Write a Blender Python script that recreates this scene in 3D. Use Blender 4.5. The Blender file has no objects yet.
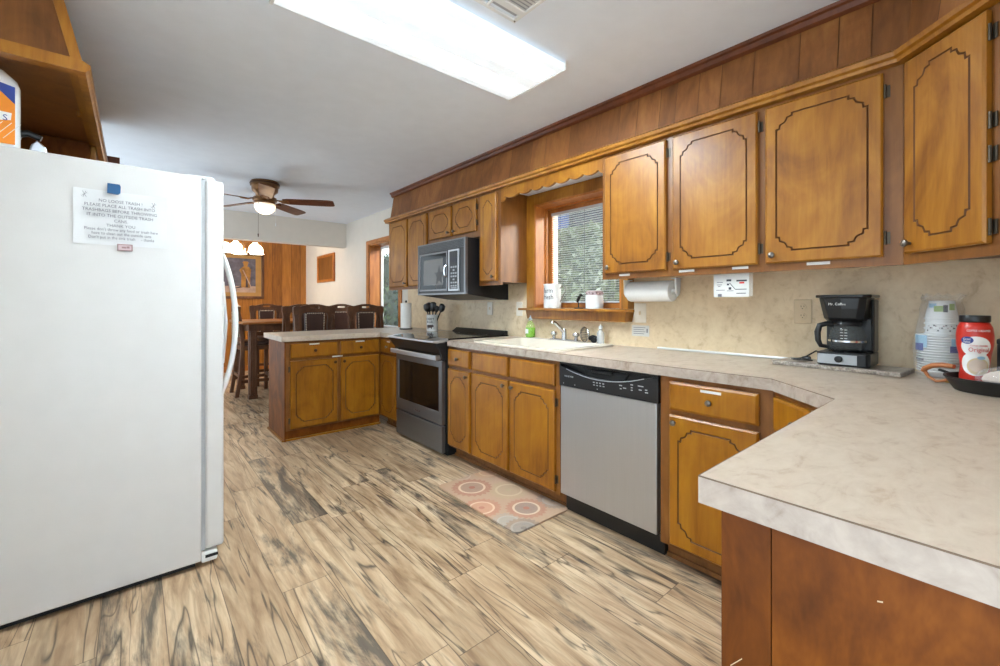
import bpy, bmesh, math, random
from mathutils import Vector, Matrix
from mathutils.geometry import tessellate_polygon

random.seed(7)
SC = bpy.context.scene
COL = SC.collection
R = math.radians

# ------------------------------------------------------------------ camera, world, exposure, main lights
cam_data = bpy.data.cameras.new('camera')
cam = bpy.data.objects.new('camera', cam_data)
COL.objects.link(cam)
SC.camera = cam
cam_data.sensor_fit = 'HORIZONTAL'
cam_data.sensor_width = 36.0
cam_data.lens = 430.0 * 36.0 / 1000.0
cam_data.shift_y = -0.030
cam_data.clip_start = 0.02
cam_data.clip_end = 200
cam.location = (0, 0, 1.19)
cam.rotation_euler = (R(90), 0, R(-40.4))

SC.view_settings.view_transform = 'Standard'
SC.view_settings.look = 'None'
SC.view_settings.gamma = 1.0
SC.view_settings.use_curve_mapping = False
SC.view_settings.exposure = 1.6

world = bpy.data.worlds.new('sky')
SC.world = world
world.use_nodes = True
wn = world.node_tree.nodes
wn['Background'].inputs['Color'].default_value = (0.76, 0.90, 1.0, 1)
wn['Background'].inputs['Strength'].default_value = 0.97

sun_data = bpy.data.lights.new('sun', 'SUN')
sun_data.energy = 3.6
sun_data.angle = R(20)
sun_data.color = (1.0, 0.95, 0.86)
sun = bpy.data.objects.new('sun', sun_data)
COL.objects.link(sun)
sun.rotation_euler = Vector((-0.64, 0.60, -0.30)).to_track_quat('-Z', 'Y').to_euler()

TUBE_STRENGTH = 58.0       # ceiling fluorescent diffuser
FAN_BULB = 3.0
SHADE_GLOW = 6.5

# ------------------------------------------------------------------ colours and materials
def lin(c):
    c = c / 255.0
    return c / 12.92 if c <= 0.04045 else ((c + 0.055) / 1.055) ** 2.4

def rgb(r, g, b):
    return (lin(r), lin(g), lin(b), 1.0)

class NT:
    """small node-tree helper"""
    def __init__(self, name):
        self.m = bpy.data.materials.new(name)
        self.m.use_nodes = True
        self.t = self.m.node_tree
        self.b = self.t.nodes['Principled BSDF']
    def n(self, kind, **kw):
        nd = self.t.nodes.new(kind)
        for k, v in kw.items():
            setattr(nd, k, v)
        return nd
    def link(self, a, b):
        self.t.links.new(a, b)
    def set(self, nd, **kw):
        for k, v in kw.items():
            s = nd.inputs[k.replace('_', ' ')] if k.replace('_', ' ') in nd.inputs else nd.inputs[k]
            if hasattr(v, 'is_linked') or isinstance(v, bpy.types.NodeSocket):
                self.link(v, s)
            else:
                s.default_value = v
    def math(self, op, a, b=None, c=None):
        nd = self.n('ShaderNodeMath', operation=op)
        for i, v in enumerate((a, b, c)):
            if v is None:
                continue
            if isinstance(v, bpy.types.NodeSocket):
                self.link(v, nd.inputs[i])
            else:
                nd.inputs[i].default_value = v
        return nd.outputs[0]
    def mix(self, fac, a, b, blend='MIX'):
        nd = self.n('ShaderNodeMix', data_type='RGBA', blend_type=blend)
        for s, v in ((nd.inputs[0], fac), (nd.inputs[6], a), (nd.inputs[7], b)):
            if isinstance(v, bpy.types.NodeSocket):
                self.link(v, s)
            else:
                s.default_value = v
        return nd.outputs[2]
    def coords(self, rnd=True):
        tc = self.n('ShaderNodeTexCoord')
        out = tc.outputs['Object']
        if rnd:
            oi = self.n('ShaderNodeObjectInfo')
            v = self.n('ShaderNodeVectorMath', operation='SCALE')
            cb = self.n('ShaderNodeCombineXYZ')
            for i in range(3):
                self.link(oi.outputs['Random'], cb.inputs[i])
            self.link(cb.outputs[0], v.inputs[0])
            v.inputs['Scale'].default_value = 37.0
            a = self.n('ShaderNodeVectorMath', operation='ADD')
            self.link(out, a.inputs[0]); self.link(v.outputs[0], a.inputs[1])
            out = a.outputs[0]
        return out
    def mapping(self, vec, scale=(1, 1, 1), loc=(0, 0, 0)):
        mp = self.n('ShaderNodeMapping')
        self.link(vec, mp.inputs[0])
        mp.inputs['Scale'].default_value = scale
        mp.inputs['Location'].default_value = loc
        return mp.outputs[0]
    def noise(self, vec, scale=5, detail=3, rough=0.55, dist=0.0):
        nz = self.n('ShaderNodeTexNoise')
        self.link(vec, nz.inputs['Vector'])
        nz.inputs['Scale'].default_value = scale
        nz.inputs['Detail'].default_value = detail
        nz.inputs['Roughness'].default_value = rough
        nz.inputs['Distortion'].default_value = dist
        return nz.outputs['Fac']
    def ramp(self, fac, stops):
        r = self.n('ShaderNodeValToRGB')
        els = r.color_ramp.elements
        while len(els) < len(stops):
            els.new(0.5)
        for e, (p, c) in zip(els, stops):
            e.position = p
            e.color = c
        self.link(fac, r.inputs[0])
        return r.outputs[0]
    def bump(self, h, strength=0.2, dist=0.01):
        b = self.n('ShaderNodeBump')
        b.inputs['Strength'].default_value = strength
        b.inputs['Distance'].default_value = dist
        self.link(h, b.inputs['Height'])
        self.link(b.outputs[0], self.b.inputs['Normal'])
    def base(self, c):
        if isinstance(c, bpy.types.NodeSocket):
            self.link(c, self.b.inputs['Base Color'])
        else:
            self.b.inputs['Base Color'].default_value = c

def plain(name, col, rough=0.5, metal=0.0, spec=0.5, var=0.04, emit=None, estr=0.0, trans=0.0, bump=0.0, bscale=60):
    t = NT(name)
    v = t.coords(False)
    nz = t.noise(v, 9, 3)
    c2 = tuple(max(0, min(1, x * (1 - var * 3))) for x in col[:3]) + (1,)
    t.base(t.ramp(nz, [(0.35, c2), (0.65, col)]) if var > 0 else col)
    t.b.inputs['Roughness'].default_value = rough
    t.b.inputs['Metallic'].default_value = metal
    t.b.inputs['Specular IOR Level'].default_value = spec
    if trans:
        t.b.inputs['Transmission Weight'].default_value = trans
    if emit:
        t.b.inputs['Emission Color'].default_value = emit
        t.b.inputs['Emission Strength'].default_value = estr
    if bump:
        t.bump(t.noise(v, bscale, 4), bump, 0.004)
    return t.m

def wood(name, light, mid, dark, rough=0.36, grain=(13, 13, 1.1), figure=2.2, spec=0.4, coat=0.06):
    t = NT(name)
    v = t.coords()
    g = t.noise(t.mapping(v, grain), 3.0, 5, 0.6, 0.6)
    fine = t.noise(t.mapping(v, (grain[0] * 7, grain[1] * 7, grain[2] * 4)), 4.0, 3, 0.6)
    big = t.noise(t.mapping(v, (1.6, 1.6, 0.8)), figure, 4, 0.6, 1.4)
    s = t.math('ADD', t.math('MULTIPLY', g, 0.30), t.math('MULTIPLY', big, 0.64))
    s = t.math('ADD', s, t.math('MULTIPLY', fine, 0.06))
    c = t.ramp(s, [(0.34, dark), (0.5, mid), (0.66, light)])
    t.base(c)
    rg = t.math('MULTIPLY_ADD', fine, 0.15, rough - 0.07)
    t.link(rg, t.b.inputs['Roughness'])
    t.b.inputs['Specular IOR Level'].default_value = spec
    t.b.inputs['Coat Weight'].default_value = coat
    t.b.inputs['Coat Roughness'].default_value = 0.25
    t.bump(fine, 0.05, 0.002)
    return t.m

M = {}
M['wood_upper'] = wood('upper_cabinet_wood', rgb(178, 122, 40), rgb(154, 98, 25), rgb(118, 68, 13))
M['wood_lower'] = wood('lower_cabinet_wood', rgb(166, 110, 18), rgb(148, 92, 10), rgb(120, 70, 6))
M['wood_frame'] = wood('cabinet_frame_wood', rgb(142, 92, 40), rgb(124, 76, 30), rgb(100, 58, 20))
M['wood_soffit_a'] = wood('soffit_board_wood', rgb(160, 106, 54), rgb(136, 84, 40), rgb(108, 64, 29), 0.45)
M['wood_soffit_b'] = wood('soffit_board_wood_dark', rgb(144, 93, 46), rgb(122, 74, 35), rgb(97, 56, 25), 0.45)
M['wood_soffit_c'] = wood('soffit_board_wood_pale', rgb(172, 115, 60), rgb(148, 92, 46), rgb(118, 71, 34), 0.45)
M['wood_crown'] = wood('crown_molding_wood', rgb(122, 66, 34), rgb(104, 54, 28), rgb(82, 42, 22), 0.4)
M['wood_casing'] = wood('window_casing_wood', rgb(200, 128, 62), rgb(178, 108, 46), rgb(146, 82, 32), 0.4)
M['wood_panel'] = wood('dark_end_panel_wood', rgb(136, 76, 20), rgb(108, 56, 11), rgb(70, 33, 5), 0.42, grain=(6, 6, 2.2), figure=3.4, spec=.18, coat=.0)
M['wood_dark'] = wood('dark_chair_wood', rgb(116, 76, 48), rgb(90, 56, 34), rgb(60, 36, 22), 0.4)
M['wood_table'] = wood('table_top_wood', rgb(176, 112, 52), rgb(150, 90, 40), rgb(120, 66, 28), 0.3)
M['wood_toe'] = wood('toe_board_wood', rgb(150, 100, 52), rgb(128, 82, 42), rgb(98, 60, 30), 0.5)
M['wood_blade'] = wood('fan_blade_wood', rgb(112, 62, 36), rgb(92, 48, 28), rgb(66, 34, 20), 0.4, grain=(2, 13, 13))
M['groove'] = plain('groove_stain', rgb(104, 62, 28), 0.55, var=0.05)
M['white'] = plain('white_enamel', rgb(203, 200, 197), 0.32, var=0.01, bump=0.06, bscale=140)
M['white_gloss'] = plain('white_plastic', rgb(236, 236, 234), 0.25, var=0.01)
M['offwhite'] = plain('cream_plastic', rgb(212, 188, 152), 0.4, var=0.02)
M['paper'] = plain('white_paper', rgb(214, 212, 208), 0.8, var=0.01)
M['notice_paper'] = plain('notice_paper', rgb(212, 212, 212), 0.85, var=0.01)
M['paper_roll'] = plain('paper_towel', rgb(240, 238, 234), 0.9, var=0.02, bump=0.3, bscale=180)
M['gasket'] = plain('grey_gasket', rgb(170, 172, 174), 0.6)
M['black'] = plain('black_plastic', rgb(22, 22, 24), 0.35, var=0.02)
M['black_matte'] = plain('black_matte', rgb(18, 18, 19), 0.7, var=0.02)
M['black_gloss'] = plain('black_glass', rgb(10, 10, 12), 0.08, spec=0.22, var=0.0)
M['screen'] = plain('microwave_screen', rgb(100, 97, 94), 0.25, var=0.02)  # grey lightened to stand in for the reflection in the door window
M['glass_dark'] = plain('oven_glass', rgb(16, 14, 13), 0.08, var=0.0)
M['chrome'] = plain('chrome', rgb(205, 205, 208), 0.15, 1.0, var=0.02)
M['pewter'] = plain('pewter_knob', rgb(120, 112, 104), 0.35, 0.9)
M['hinge'] = plain('aged_hinge', rgb(88, 78, 66), 0.4, 0.8)
M['bronze'] = plain('dark_bronze', rgb(84, 58, 40), 0.4, 0.7)
M['brass'] = plain('antique_brass', rgb(136, 100, 68), 0.28, 0.9)
M['cast_iron'] = plain('cast_iron', rgb(30, 29, 29), 0.5, 0.2)
M['leather'] = plain('brown_leather', rgb(70, 47, 40), 0.3, var=0.08, bump=0.2)
M['nail'] = plain('nail_heads', rgb(225, 212, 190), 0.3, 0.6)
M['ink'] = plain('dark_ink', rgb(60, 60, 66), 0.8, var=0)
M['ink_soft'] = plain('grey_ink', rgb(104, 104, 110), 0.8, var=0)
M['blue'] = plain('blue_plastic', rgb(0, 72, 118), 0.4)
M['mauve'] = plain('mauve_magnet', rgb(150, 120, 120), 0.4)
M['mauve_light'] = plain('pale_magnet_face', rgb(196, 172, 172), 0.4)
M['red'] = plain('red_plastic', rgb(206, 48, 34), 0.3)
M['orange'] = plain('orange_label', rgb(240, 142, 30), 0.4)
M['label_blue'] = plain('blue_label', rgb(40, 62, 140), 0.4)
M['label_pale'] = plain('pale_blue_label', rgb(150, 190, 216), 0.5)
M['label_green'] = plain('green_label', rgb(150, 176, 96), 0.5)
M['tan_leather'] = plain('tan_handle', rgb(172, 104, 56), 0.5)
M['green_soap'] = plain('green_soap', rgb(130, 206, 40), 0.15, trans=0.3, var=0.0)
M['bread'] = plain('bread', rgb(226, 202, 184), 0.6, var=0.08)
M['yellow'] = plain('yellow_tie', rgb(190, 150, 60), 0.5)
M['ceiling_white'] = plain('ceiling_paint', rgb(234, 240, 248), 0.85, var=0.01, bump=0.25, bscale=5)
M['wall_beige'] = plain('wall_paint', rgb(222, 214, 202), 0.8, var=0.01, bump=0.08, bscale=30)
M['outside_blue'] = plain('blue_siding', rgb(80, 108, 176), 0.7)
M['outside_dark'] = plain('dark_window', rgb(30, 36, 60), 0.2)
M['grass'] = plain('lawn', rgb(104, 120, 70), 0.9, var=0.15)
M['leaf'] = plain('hedge_leaf', rgb(98, 124, 70), 0.6, var=0.2)
M['leaf_pale'] = plain('hedge_leaf_pale', rgb(186, 196, 170), 0.6, var=0.1)
M['leaf_dark'] = plain('hedge_leaf_dark', rgb(42, 76, 48), 0.6, var=0.2)
M['hedge_a'] = plain('clipped_leaf', rgb(132, 150, 108), 0.6, var=0.2)
M['hedge_b'] = plain('clipped_leaf_pale', rgb(184, 194, 172), 0.6, var=0.1)
M['hedge_c'] = plain('clipped_leaf_deep', rgb(84, 104, 74), 0.6, var=0.2)
M['slat'] = plain('blind_slat', rgb(196, 198, 198), 0.5, var=0.01)
M['pan_mat_gold'] = plain('gold_mat', rgb(166, 124, 66), 0.7)
M['picture_sky'] = plain('painting_dusk', rgb(98, 92, 104), 0.7, var=0.2)
M['picture_ground'] = plain('painting_ground', rgb(176, 146, 130), 0.7, var=0.1)
M['picture_coat'] = plain('painting_coat', rgb(172, 118, 48), 0.7, var=0.2)
M['picture_dark'] = plain('painting_shadow', rgb(74, 58, 62), 0.7, var=0.2)

def metal_brushed(name, col, rough=0.32, axis=(2, 2, 160)):
    t = NT(name)
    v = t.coords()
    n = t.noise(t.mapping(v, axis), 2.0, 3, 0.6)
    t.base(t.ramp(n, [(0.3, tuple(x * 0.95 for x in col[:3]) + (1,)), (0.7, col)]))
    t.b.inputs['Metallic'].default_value = 0.85
    t.link(t.math('MULTIPLY_ADD', n, 0.06, rough - 0.03), t.b.inputs['Roughness'])
    return t.m
M['stainless'] = metal_brushed('brushed_stainless', rgb(194, 195, 198), 0.36, (160, 160, 2))
M['slate'] = metal_brushed('dark_slate_metal', rgb(84, 86, 88), 0.36, (2, 2, 160))
M['stainless_dark'] = metal_brushed('slate_stainless', rgb(122, 122, 124), 0.30, (2, 2, 160))

def laminate(name, a, b, c, scale=5.0, rough=0.35, stretch=(1, 1, 1)):
    t = NT(name)
    v = t.mapping(t.coords(False), stretch)
    n1 = t.noise(v, scale, 6, 0.62, 1.6)
    n2 = t.noise(v, scale * 3.1, 5, 0.6, 1.0)
    s = t.math('ADD', t.math('MULTIPLY', n1, 0.62), t.math('MULTIPLY', n2, 0.38))
    t.base(t.ramp(s, [(0.34, c), (0.46, b), (0.60, a)]))
    t.b.inputs['Roughness'].default_value = rough
    return t.m
M['counter'] = laminate('beige_laminate', rgb(199, 183, 165), rgb(191, 173, 154), rgb(172, 149, 127), 7, 0.42, (1, 1.8, 1))
M['counter_edge'] = laminate('pale_edge_laminate', rgb(178, 162, 149), rgb(164, 148, 135), rgb(138, 119, 104), 9, 0.4)
M['edge_line'] = plain('dark_seam', rgb(110, 88, 68), 0.6)
M['backsplash'] = laminate('tan_marbled_laminate', rgb(230, 208, 174), rgb(222, 198, 162), rgb(202, 174, 136), 9, 0.4)
M['granite'] = laminate('speckled_granite', rgb(170, 160, 150), rgb(130, 118, 108), rgb(84, 74, 68), 40, 0.3)
M['sink'] = plain('cream_sink', rgb(232, 222, 206), 0.25, var=0.01)

def clear(name, col, rough=0.02, alpha=0.25):
    t = NT(name)
    t.base(col)
    t.b.inputs['Roughness'].default_value = rough
    t.b.inputs['Alpha'].default_value = alpha
    t.b.inputs['Specular IOR Level'].default_value = 0.8
    return t.m
M['glass'] = clear('clear_glass', rgb(235, 240, 240), 0.02, 0.10)
M['carafe_glass'] = clear('carafe_glass', rgb(120, 124, 124), 0.03, 0.16)
M['plastic_bag'] = clear('clear_plastic_bag', rgb(238, 240, 244), 0.10, 0.17)
M['plastic_bottle'] = clear('clear_bottle', rgb(225, 230, 236), 0.08, 0.35)
M['soap_clear'] = clear('soap_bottle', rgb(190, 230, 120), 0.08, 0.30)

def lamp_mat(name, col, strength, banded=False):
    t = NT(name)
    t.base(rgb(240, 240, 240))
    t.b.inputs['Roughness'].default_value = 0.4
    t.b.inputs['Emission Color'].default_value = col
    if banded:   # two tubes glow behind the diffuser
        tc = t.n('ShaderNodeTexCoord')
        sx = t.n('ShaderNodeSeparateXYZ')
        t.link(tc.outputs['Object'], sx.inputs[0])
        y = t.math('ABSOLUTE', sx.outputs[1])
        d = t.math('ABSOLUTE', t.math('SUBTRACT', y, 0.105))
        k = t.math('POWER', t.math('MAXIMUM', t.math('SUBTRACT', 1.0, t.math('MULTIPLY', d, 16.0)), 0.0), 1.4)
        ex = t.math('MULTIPLY', t.math('SUBTRACT', 0.60, t.math('ABSOLUTE', sx.outputs[0])), 9.0)
        k = t.math('MULTIPLY', k, t.math('MINIMUM', t.math('MAXIMUM', ex, 0.0), 1.0))
        t.link(t.math('MULTIPLY_ADD', k, strength, 0.20), t.b.inputs['Emission Strength'])
    else:
        t.b.inputs['Emission Strength'].default_value = strength
    return t.m
M['diffuser'] = lamp_mat('lit_diffuser', (0.78, 0.92, 1.0, 1), TUBE_STRENGTH, True)
M['fan_bowl'] = lamp_mat('lit_fan_bowl', (1.0, 0.74, 0.46, 1), FAN_BULB)
def bowl_glow():       # the bulb sits low in the bowl, so the glass glows most at the bottom
    m = M['fan_bowl']; t = m.node_tree
    tc = t.nodes.new('ShaderNodeTexCoord'); sx = t.nodes.new('ShaderNodeSeparateXYZ')
    mr = t.nodes.new('ShaderNodeMapRange')
    t.links.new(tc.outputs['Object'], sx.inputs[0]); t.links.new(sx.outputs[2], mr.inputs['Value'])
    mr.inputs['From Min'].default_value = -.30; mr.inputs['From Max'].default_value = -.235
    mr.inputs['To Min'].default_value = FAN_BULB; mr.inputs['To Max'].default_value = 0.22
    t.links.new(mr.outputs[0], t.nodes['Principled BSDF'].inputs['Emission Strength'])
bowl_glow()
M['shade_lit'] = lamp_mat('lit_glass_shade', (1.0, 0.80, 0.56, 1), SHADE_GLOW)

def floor_material():
    t = NT('plank_floor')
    tc = t.n('ShaderNodeTexCoord')
    sx = t.n('ShaderNodeSeparateXYZ')
    t.link(tc.outputs['Object'], sx.inputs[0])
    X, Y = sx.outputs[0], sx.outputs[1]
    PW, PL = 0.186, 1.22
    u = t.math('DIVIDE', t.math('SUBTRACT', X, 0.09), PW)
    iu = t.math('FLOOR', u)
    fu = t.math('SUBTRACT', u, iu)
    wn1 = t.n('ShaderNodeTexWhiteNoise', noise_dimensions='1D')
    t.link(iu, wn1.inputs['W'])
    v = t.math('ADD', t.math('DIVIDE', Y, PL), t.math('MULTIPLY', wn1.outputs['Value'], 5.0))
    iv = t.math('FLOOR', v)
    fv = t.math('SUBTRACT', v, iv)
    cb = t.n('ShaderNodeCombineXYZ')
    t.link(iu, cb.inputs[0]); t.link(iv, cb.inputs[1])
    wn2 = t.n('ShaderNodeTexWhiteNoise', noise_dimensions='3D')
    t.link(cb.outputs[0], wn2.inputs['Vector'])
    rnd = wn2.outputs['Value']
    sc_ = t.n('ShaderNodeVectorMath', operation='SCALE')
    t.link(wn2.outputs['Color'], sc_.inputs[0]); sc_.inputs['Scale'].default_value = 23.0
    ad = t.n('ShaderNodeVectorMath', operation='ADD')
    t.link(tc.outputs['Object'], ad.inputs[0]); t.link(sc_.outputs[0], ad.inputs[1])
    P = ad.outputs[0]
    # base tone with grain
    g = t.noise(t.mapping(P, (8, 0.9, 1)), 2.6, 6, 0.6, 0.5)
    base = t.ramp(g, [(0.30, rgb(148, 119, 90)), (0.47, rgb(184, 157, 126)), (0.66, rgb(210, 188, 158))])
    tint = t.ramp(rnd, [(0.0, (0.72, 0.66, 0.60, 1)), (0.45, (0.97, 0.93, 0.89, 1)), (1.0, (1.06, 1.04, 1.02, 1))])
    base = t.mix(1.0, base, tint, 'MULTIPLY')
    # knots and swirls (distorted rings)
    wv = t.n('ShaderNodeTexWave', wave_type='RINGS', rings_direction='SPHERICAL')
    t.link(t.mapping(P, (3.0, 0.8, 1)), wv.inputs['Vector'])
    t.set(wv, Scale=1.6, Distortion=9.0, Detail=3.0)
    wv.inputs['Detail Scale'].default_value = 1.3
    ring = t.ramp(wv.outputs['Fac'], [(0.0, (0.55, 0.5, 0.45, 1)), (0.10, (1, 1, 1, 1))])
    base = t.mix(0.35, base, ring, 'MULTIPLY')
    # charcoal smudges that fade along the grain
    sm = t.noise(t.mapping(P, (5.2, 1.15, 1)), 1.2, 6, 0.62, 0.5)
    fine = t.noise(t.mapping(P, (46, 3.0, 1)), 2.0, 4, 0.7)
    s2 = t.math('ADD', sm, t.math('MULTIPLY', t.math('SUBTRACT', fine, 0.5), 0.22))
    s2 = t.math('ADD', s2, t.math('MULTIPLY', t.math('SUBTRACT', rnd, 0.5), 0.14))
    smf = t.ramp(s2, [(0.560, (0, 0, 0, 1)), (0.665, (1, 1, 1, 1))])
    base = t.mix(t.math('MULTIPLY', smf, 0.86), base, rgb(66, 61, 57))
    # thin black cracks along the boards
    ck = t.noise(t.mapping(P, (6.0, 0.42, 1)), 1.4, 3, 0.5, 0.6)
    cf = t.math('ABSOLUTE', t.math('SUBTRACT', ck, 0.47))
    gate = t.ramp(t.noise(t.mapping(P, (3, 0.9, 1)), 1.3, 1), [(0.40, (0, 0, 0, 1)), (0.47, (1, 1, 1, 1))])
    crk = t.ramp(cf, [(0.0, (1, 1, 1, 1)), (0.017, (0, 0, 0, 1))])
    crk = t.math('MULTIPLY', crk, gate)
    base = t.mix(t.math('MULTIPLY', crk, 0.88), base, rgb(46, 37, 30))
    cf2 = t.math('ABSOLUTE', t.math('SUBTRACT', ck, 0.585))
    crk2 = t.ramp(cf2, [(0.0, (1, 1, 1, 1)), (0.010, (0, 0, 0, 1))])
    base = t.mix(t.math('MULTIPLY', crk2, 0.75), base, rgb(60, 48, 38))
    base = t.mix(t.math('MULTIPLY', t.ramp(fine, [(0.36, (1, 1, 1, 1)), (0.50, (0, 0, 0, 1))]), 0.22), base, rgb(120, 96, 74))
    # seams
    eu = t.math('MULTIPLY', t.math('MINIMUM', fu, t.math('SUBTRACT', 1.0, fu)), PW)
    ev = t.math('MULTIPLY', t.math('MINIMUM', fv, t.math('SUBTRACT', 1.0, fv)), PL)
    e = t.math('MINIMUM', eu, ev)
    seam = t.math('LESS_THAN', e, 0.0016)
    base = t.mix(t.math('MULTIPLY', seam, 0.7), base, rgb(70, 54, 40))
    t.base(base)
    t.link(t.math('MULTIPLY_ADD', fine, 0.2, 0.32), t.b.inputs['Roughness'])
    t.b.inputs['Specular IOR Level'].default_value = 0.4
    t.bump(t.math('SUBTRACT', fine, t.math('MULTIPLY', seam, 1.0)), 0.08, 0.002)
    return t.m
M['floor'] = floor_material()

def panelling_material():
    t = NT('knotty_wall_panelling')
    tc = t.n('ShaderNodeTexCoord')
    sx = t.n('ShaderNodeSeparateXYZ')
    t.link(tc.outputs['Object'], sx.inputs[0])
    u = t.math('DIVIDE', sx.outputs[0], 0.16)
    iu = t.math('FLOOR', u); fu = t.math('SUBTRACT', u, iu)
    w = t.n('ShaderNodeTexWhiteNoise', noise_dimensions='1D')
    t.link(iu, w.inputs['W'])
    g = t.noise(t.mapping(tc.outputs['Object'], (16, 16, 1.2)), 2.4, 5, 0.6, 0.8)
    c = t.ramp(t.math('ADD', t.math('MULTIPLY', g, 0.7), t.math('MULTIPLY', w.outputs['Value'], 0.3)),
               [(0.3, rgb(122, 72, 22)), (0.5, rgb(154, 96, 34)), (0.7, rgb(178, 116, 48))])
    gv = t.math('LESS_THAN', t.math('MINIMUM', fu, t.math('SUBTRACT', 1.0, fu)), 0.03)
    t.base(t.mix(t.math('MULTIPLY', gv, 0.6), c, rgb(96, 50, 16)))
    t.b.inputs['Roughness'].default_value = 0.3
    return t.m
M['panelling'] = panelling_material()

def rug_material():
    t = NT('medallion_rug')
    tc = t.n('ShaderNodeTexCoord')
    base = rgb(188, 152, 124)
    n = t.noise(tc.outputs['Object'], 60, 4, 0.7)
    c = t.mix(t.math('MULTIPLY', n, 0.5), base, rgb(170, 150, 130))
    # (x, y, radius, outer, ring, inner) in the mat's own metres
    meds = [(0.0, 0.40, 0.09, rgb(176, 150, 130), rgb(190, 166, 146), rgb(170, 146, 128)),
            (0.18, 0.335, 0.10, rgb(188, 148, 116), rgb(206, 172, 136), rgb(196, 152, 122)),
            (-0.16, -0.26, 0.09, rgb(158, 152, 144), rgb(176, 168, 158), rgb(166, 158, 148)),
            (-0.145, -0.365, 0.10, rgb(112, 108, 106), rgb(160, 152, 142), rgb(148, 142, 136)),
            (0.21, -0.25, 0.10, rgb(128, 124, 118), rgb(168, 158, 146), rgb(190, 166, 144)),
            (0.10, 0.03, 0.125, rgb(176, 156, 124), rgb(196, 172, 140), rgb(178, 150, 124)),
            (-0.175, -0.045, 0.11, rgb(184, 112, 92), rgb(222, 188, 158), rgb(206, 158, 128)),
            (-0.055, 0.21, 0.125, rgb(158, 88, 74), rgb(214, 186, 158), rgb(160, 140, 122)),
            (0.018, -0.214, 0.115, rgb(172, 104, 86), rgb(216, 192, 164), rgb(140, 134, 126))]
    sx = t.n('ShaderNodeSeparateXYZ')
    t.link(tc.outputs['Object'], sx.inputs[0])
    for (mx, my, mr, co, cr, ci) in meds:
        dx = t.math('SUBTRACT', sx.outputs[0], mx); dy = t.math('SUBTRACT', sx.outputs[1], my)
        d = t.math('SQRT', t.math('ADD', t.math('MULTIPLY', dx, dx), t.math('MULTIPLY', dy, dy)))
        ang = t.math('ARCTAN2', dy, dx)
        pet = t.math('MULTIPLY', t.math('SINE', t.math('MULTIPLY', ang, 22.0)), mr * 0.06)
        d2 = t.math('ADD', d, pet)
        c = t.mix(t.math('LESS_THAN', d2, mr), c, t.mix(t.math('MULTIPLY', n, 0.8), co, base))
        c = t.mix(t.math('LESS_THAN', d, mr * 0.70), c, cr)
        c = t.mix(t.math('LESS_THAN', d, mr * 0.58), c, t.mix(t.math('MULTIPLY', n, 0.6), ci, co))
        c = t.mix(t.math('LESS_THAN', d, mr * 0.16), c, co)
    n2 = t.noise(tc.outputs['Object'], 26, 3, 0.7)
    c = t.mix(t.math('MULTIPLY_ADD', n2, 0.42, 0.02), c, rgb(194, 164, 136))
    t.base(c)
    t.b.inputs['Roughness'].default_value = 0.9
    return t.m
M['rug'] = rug_material()

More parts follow.
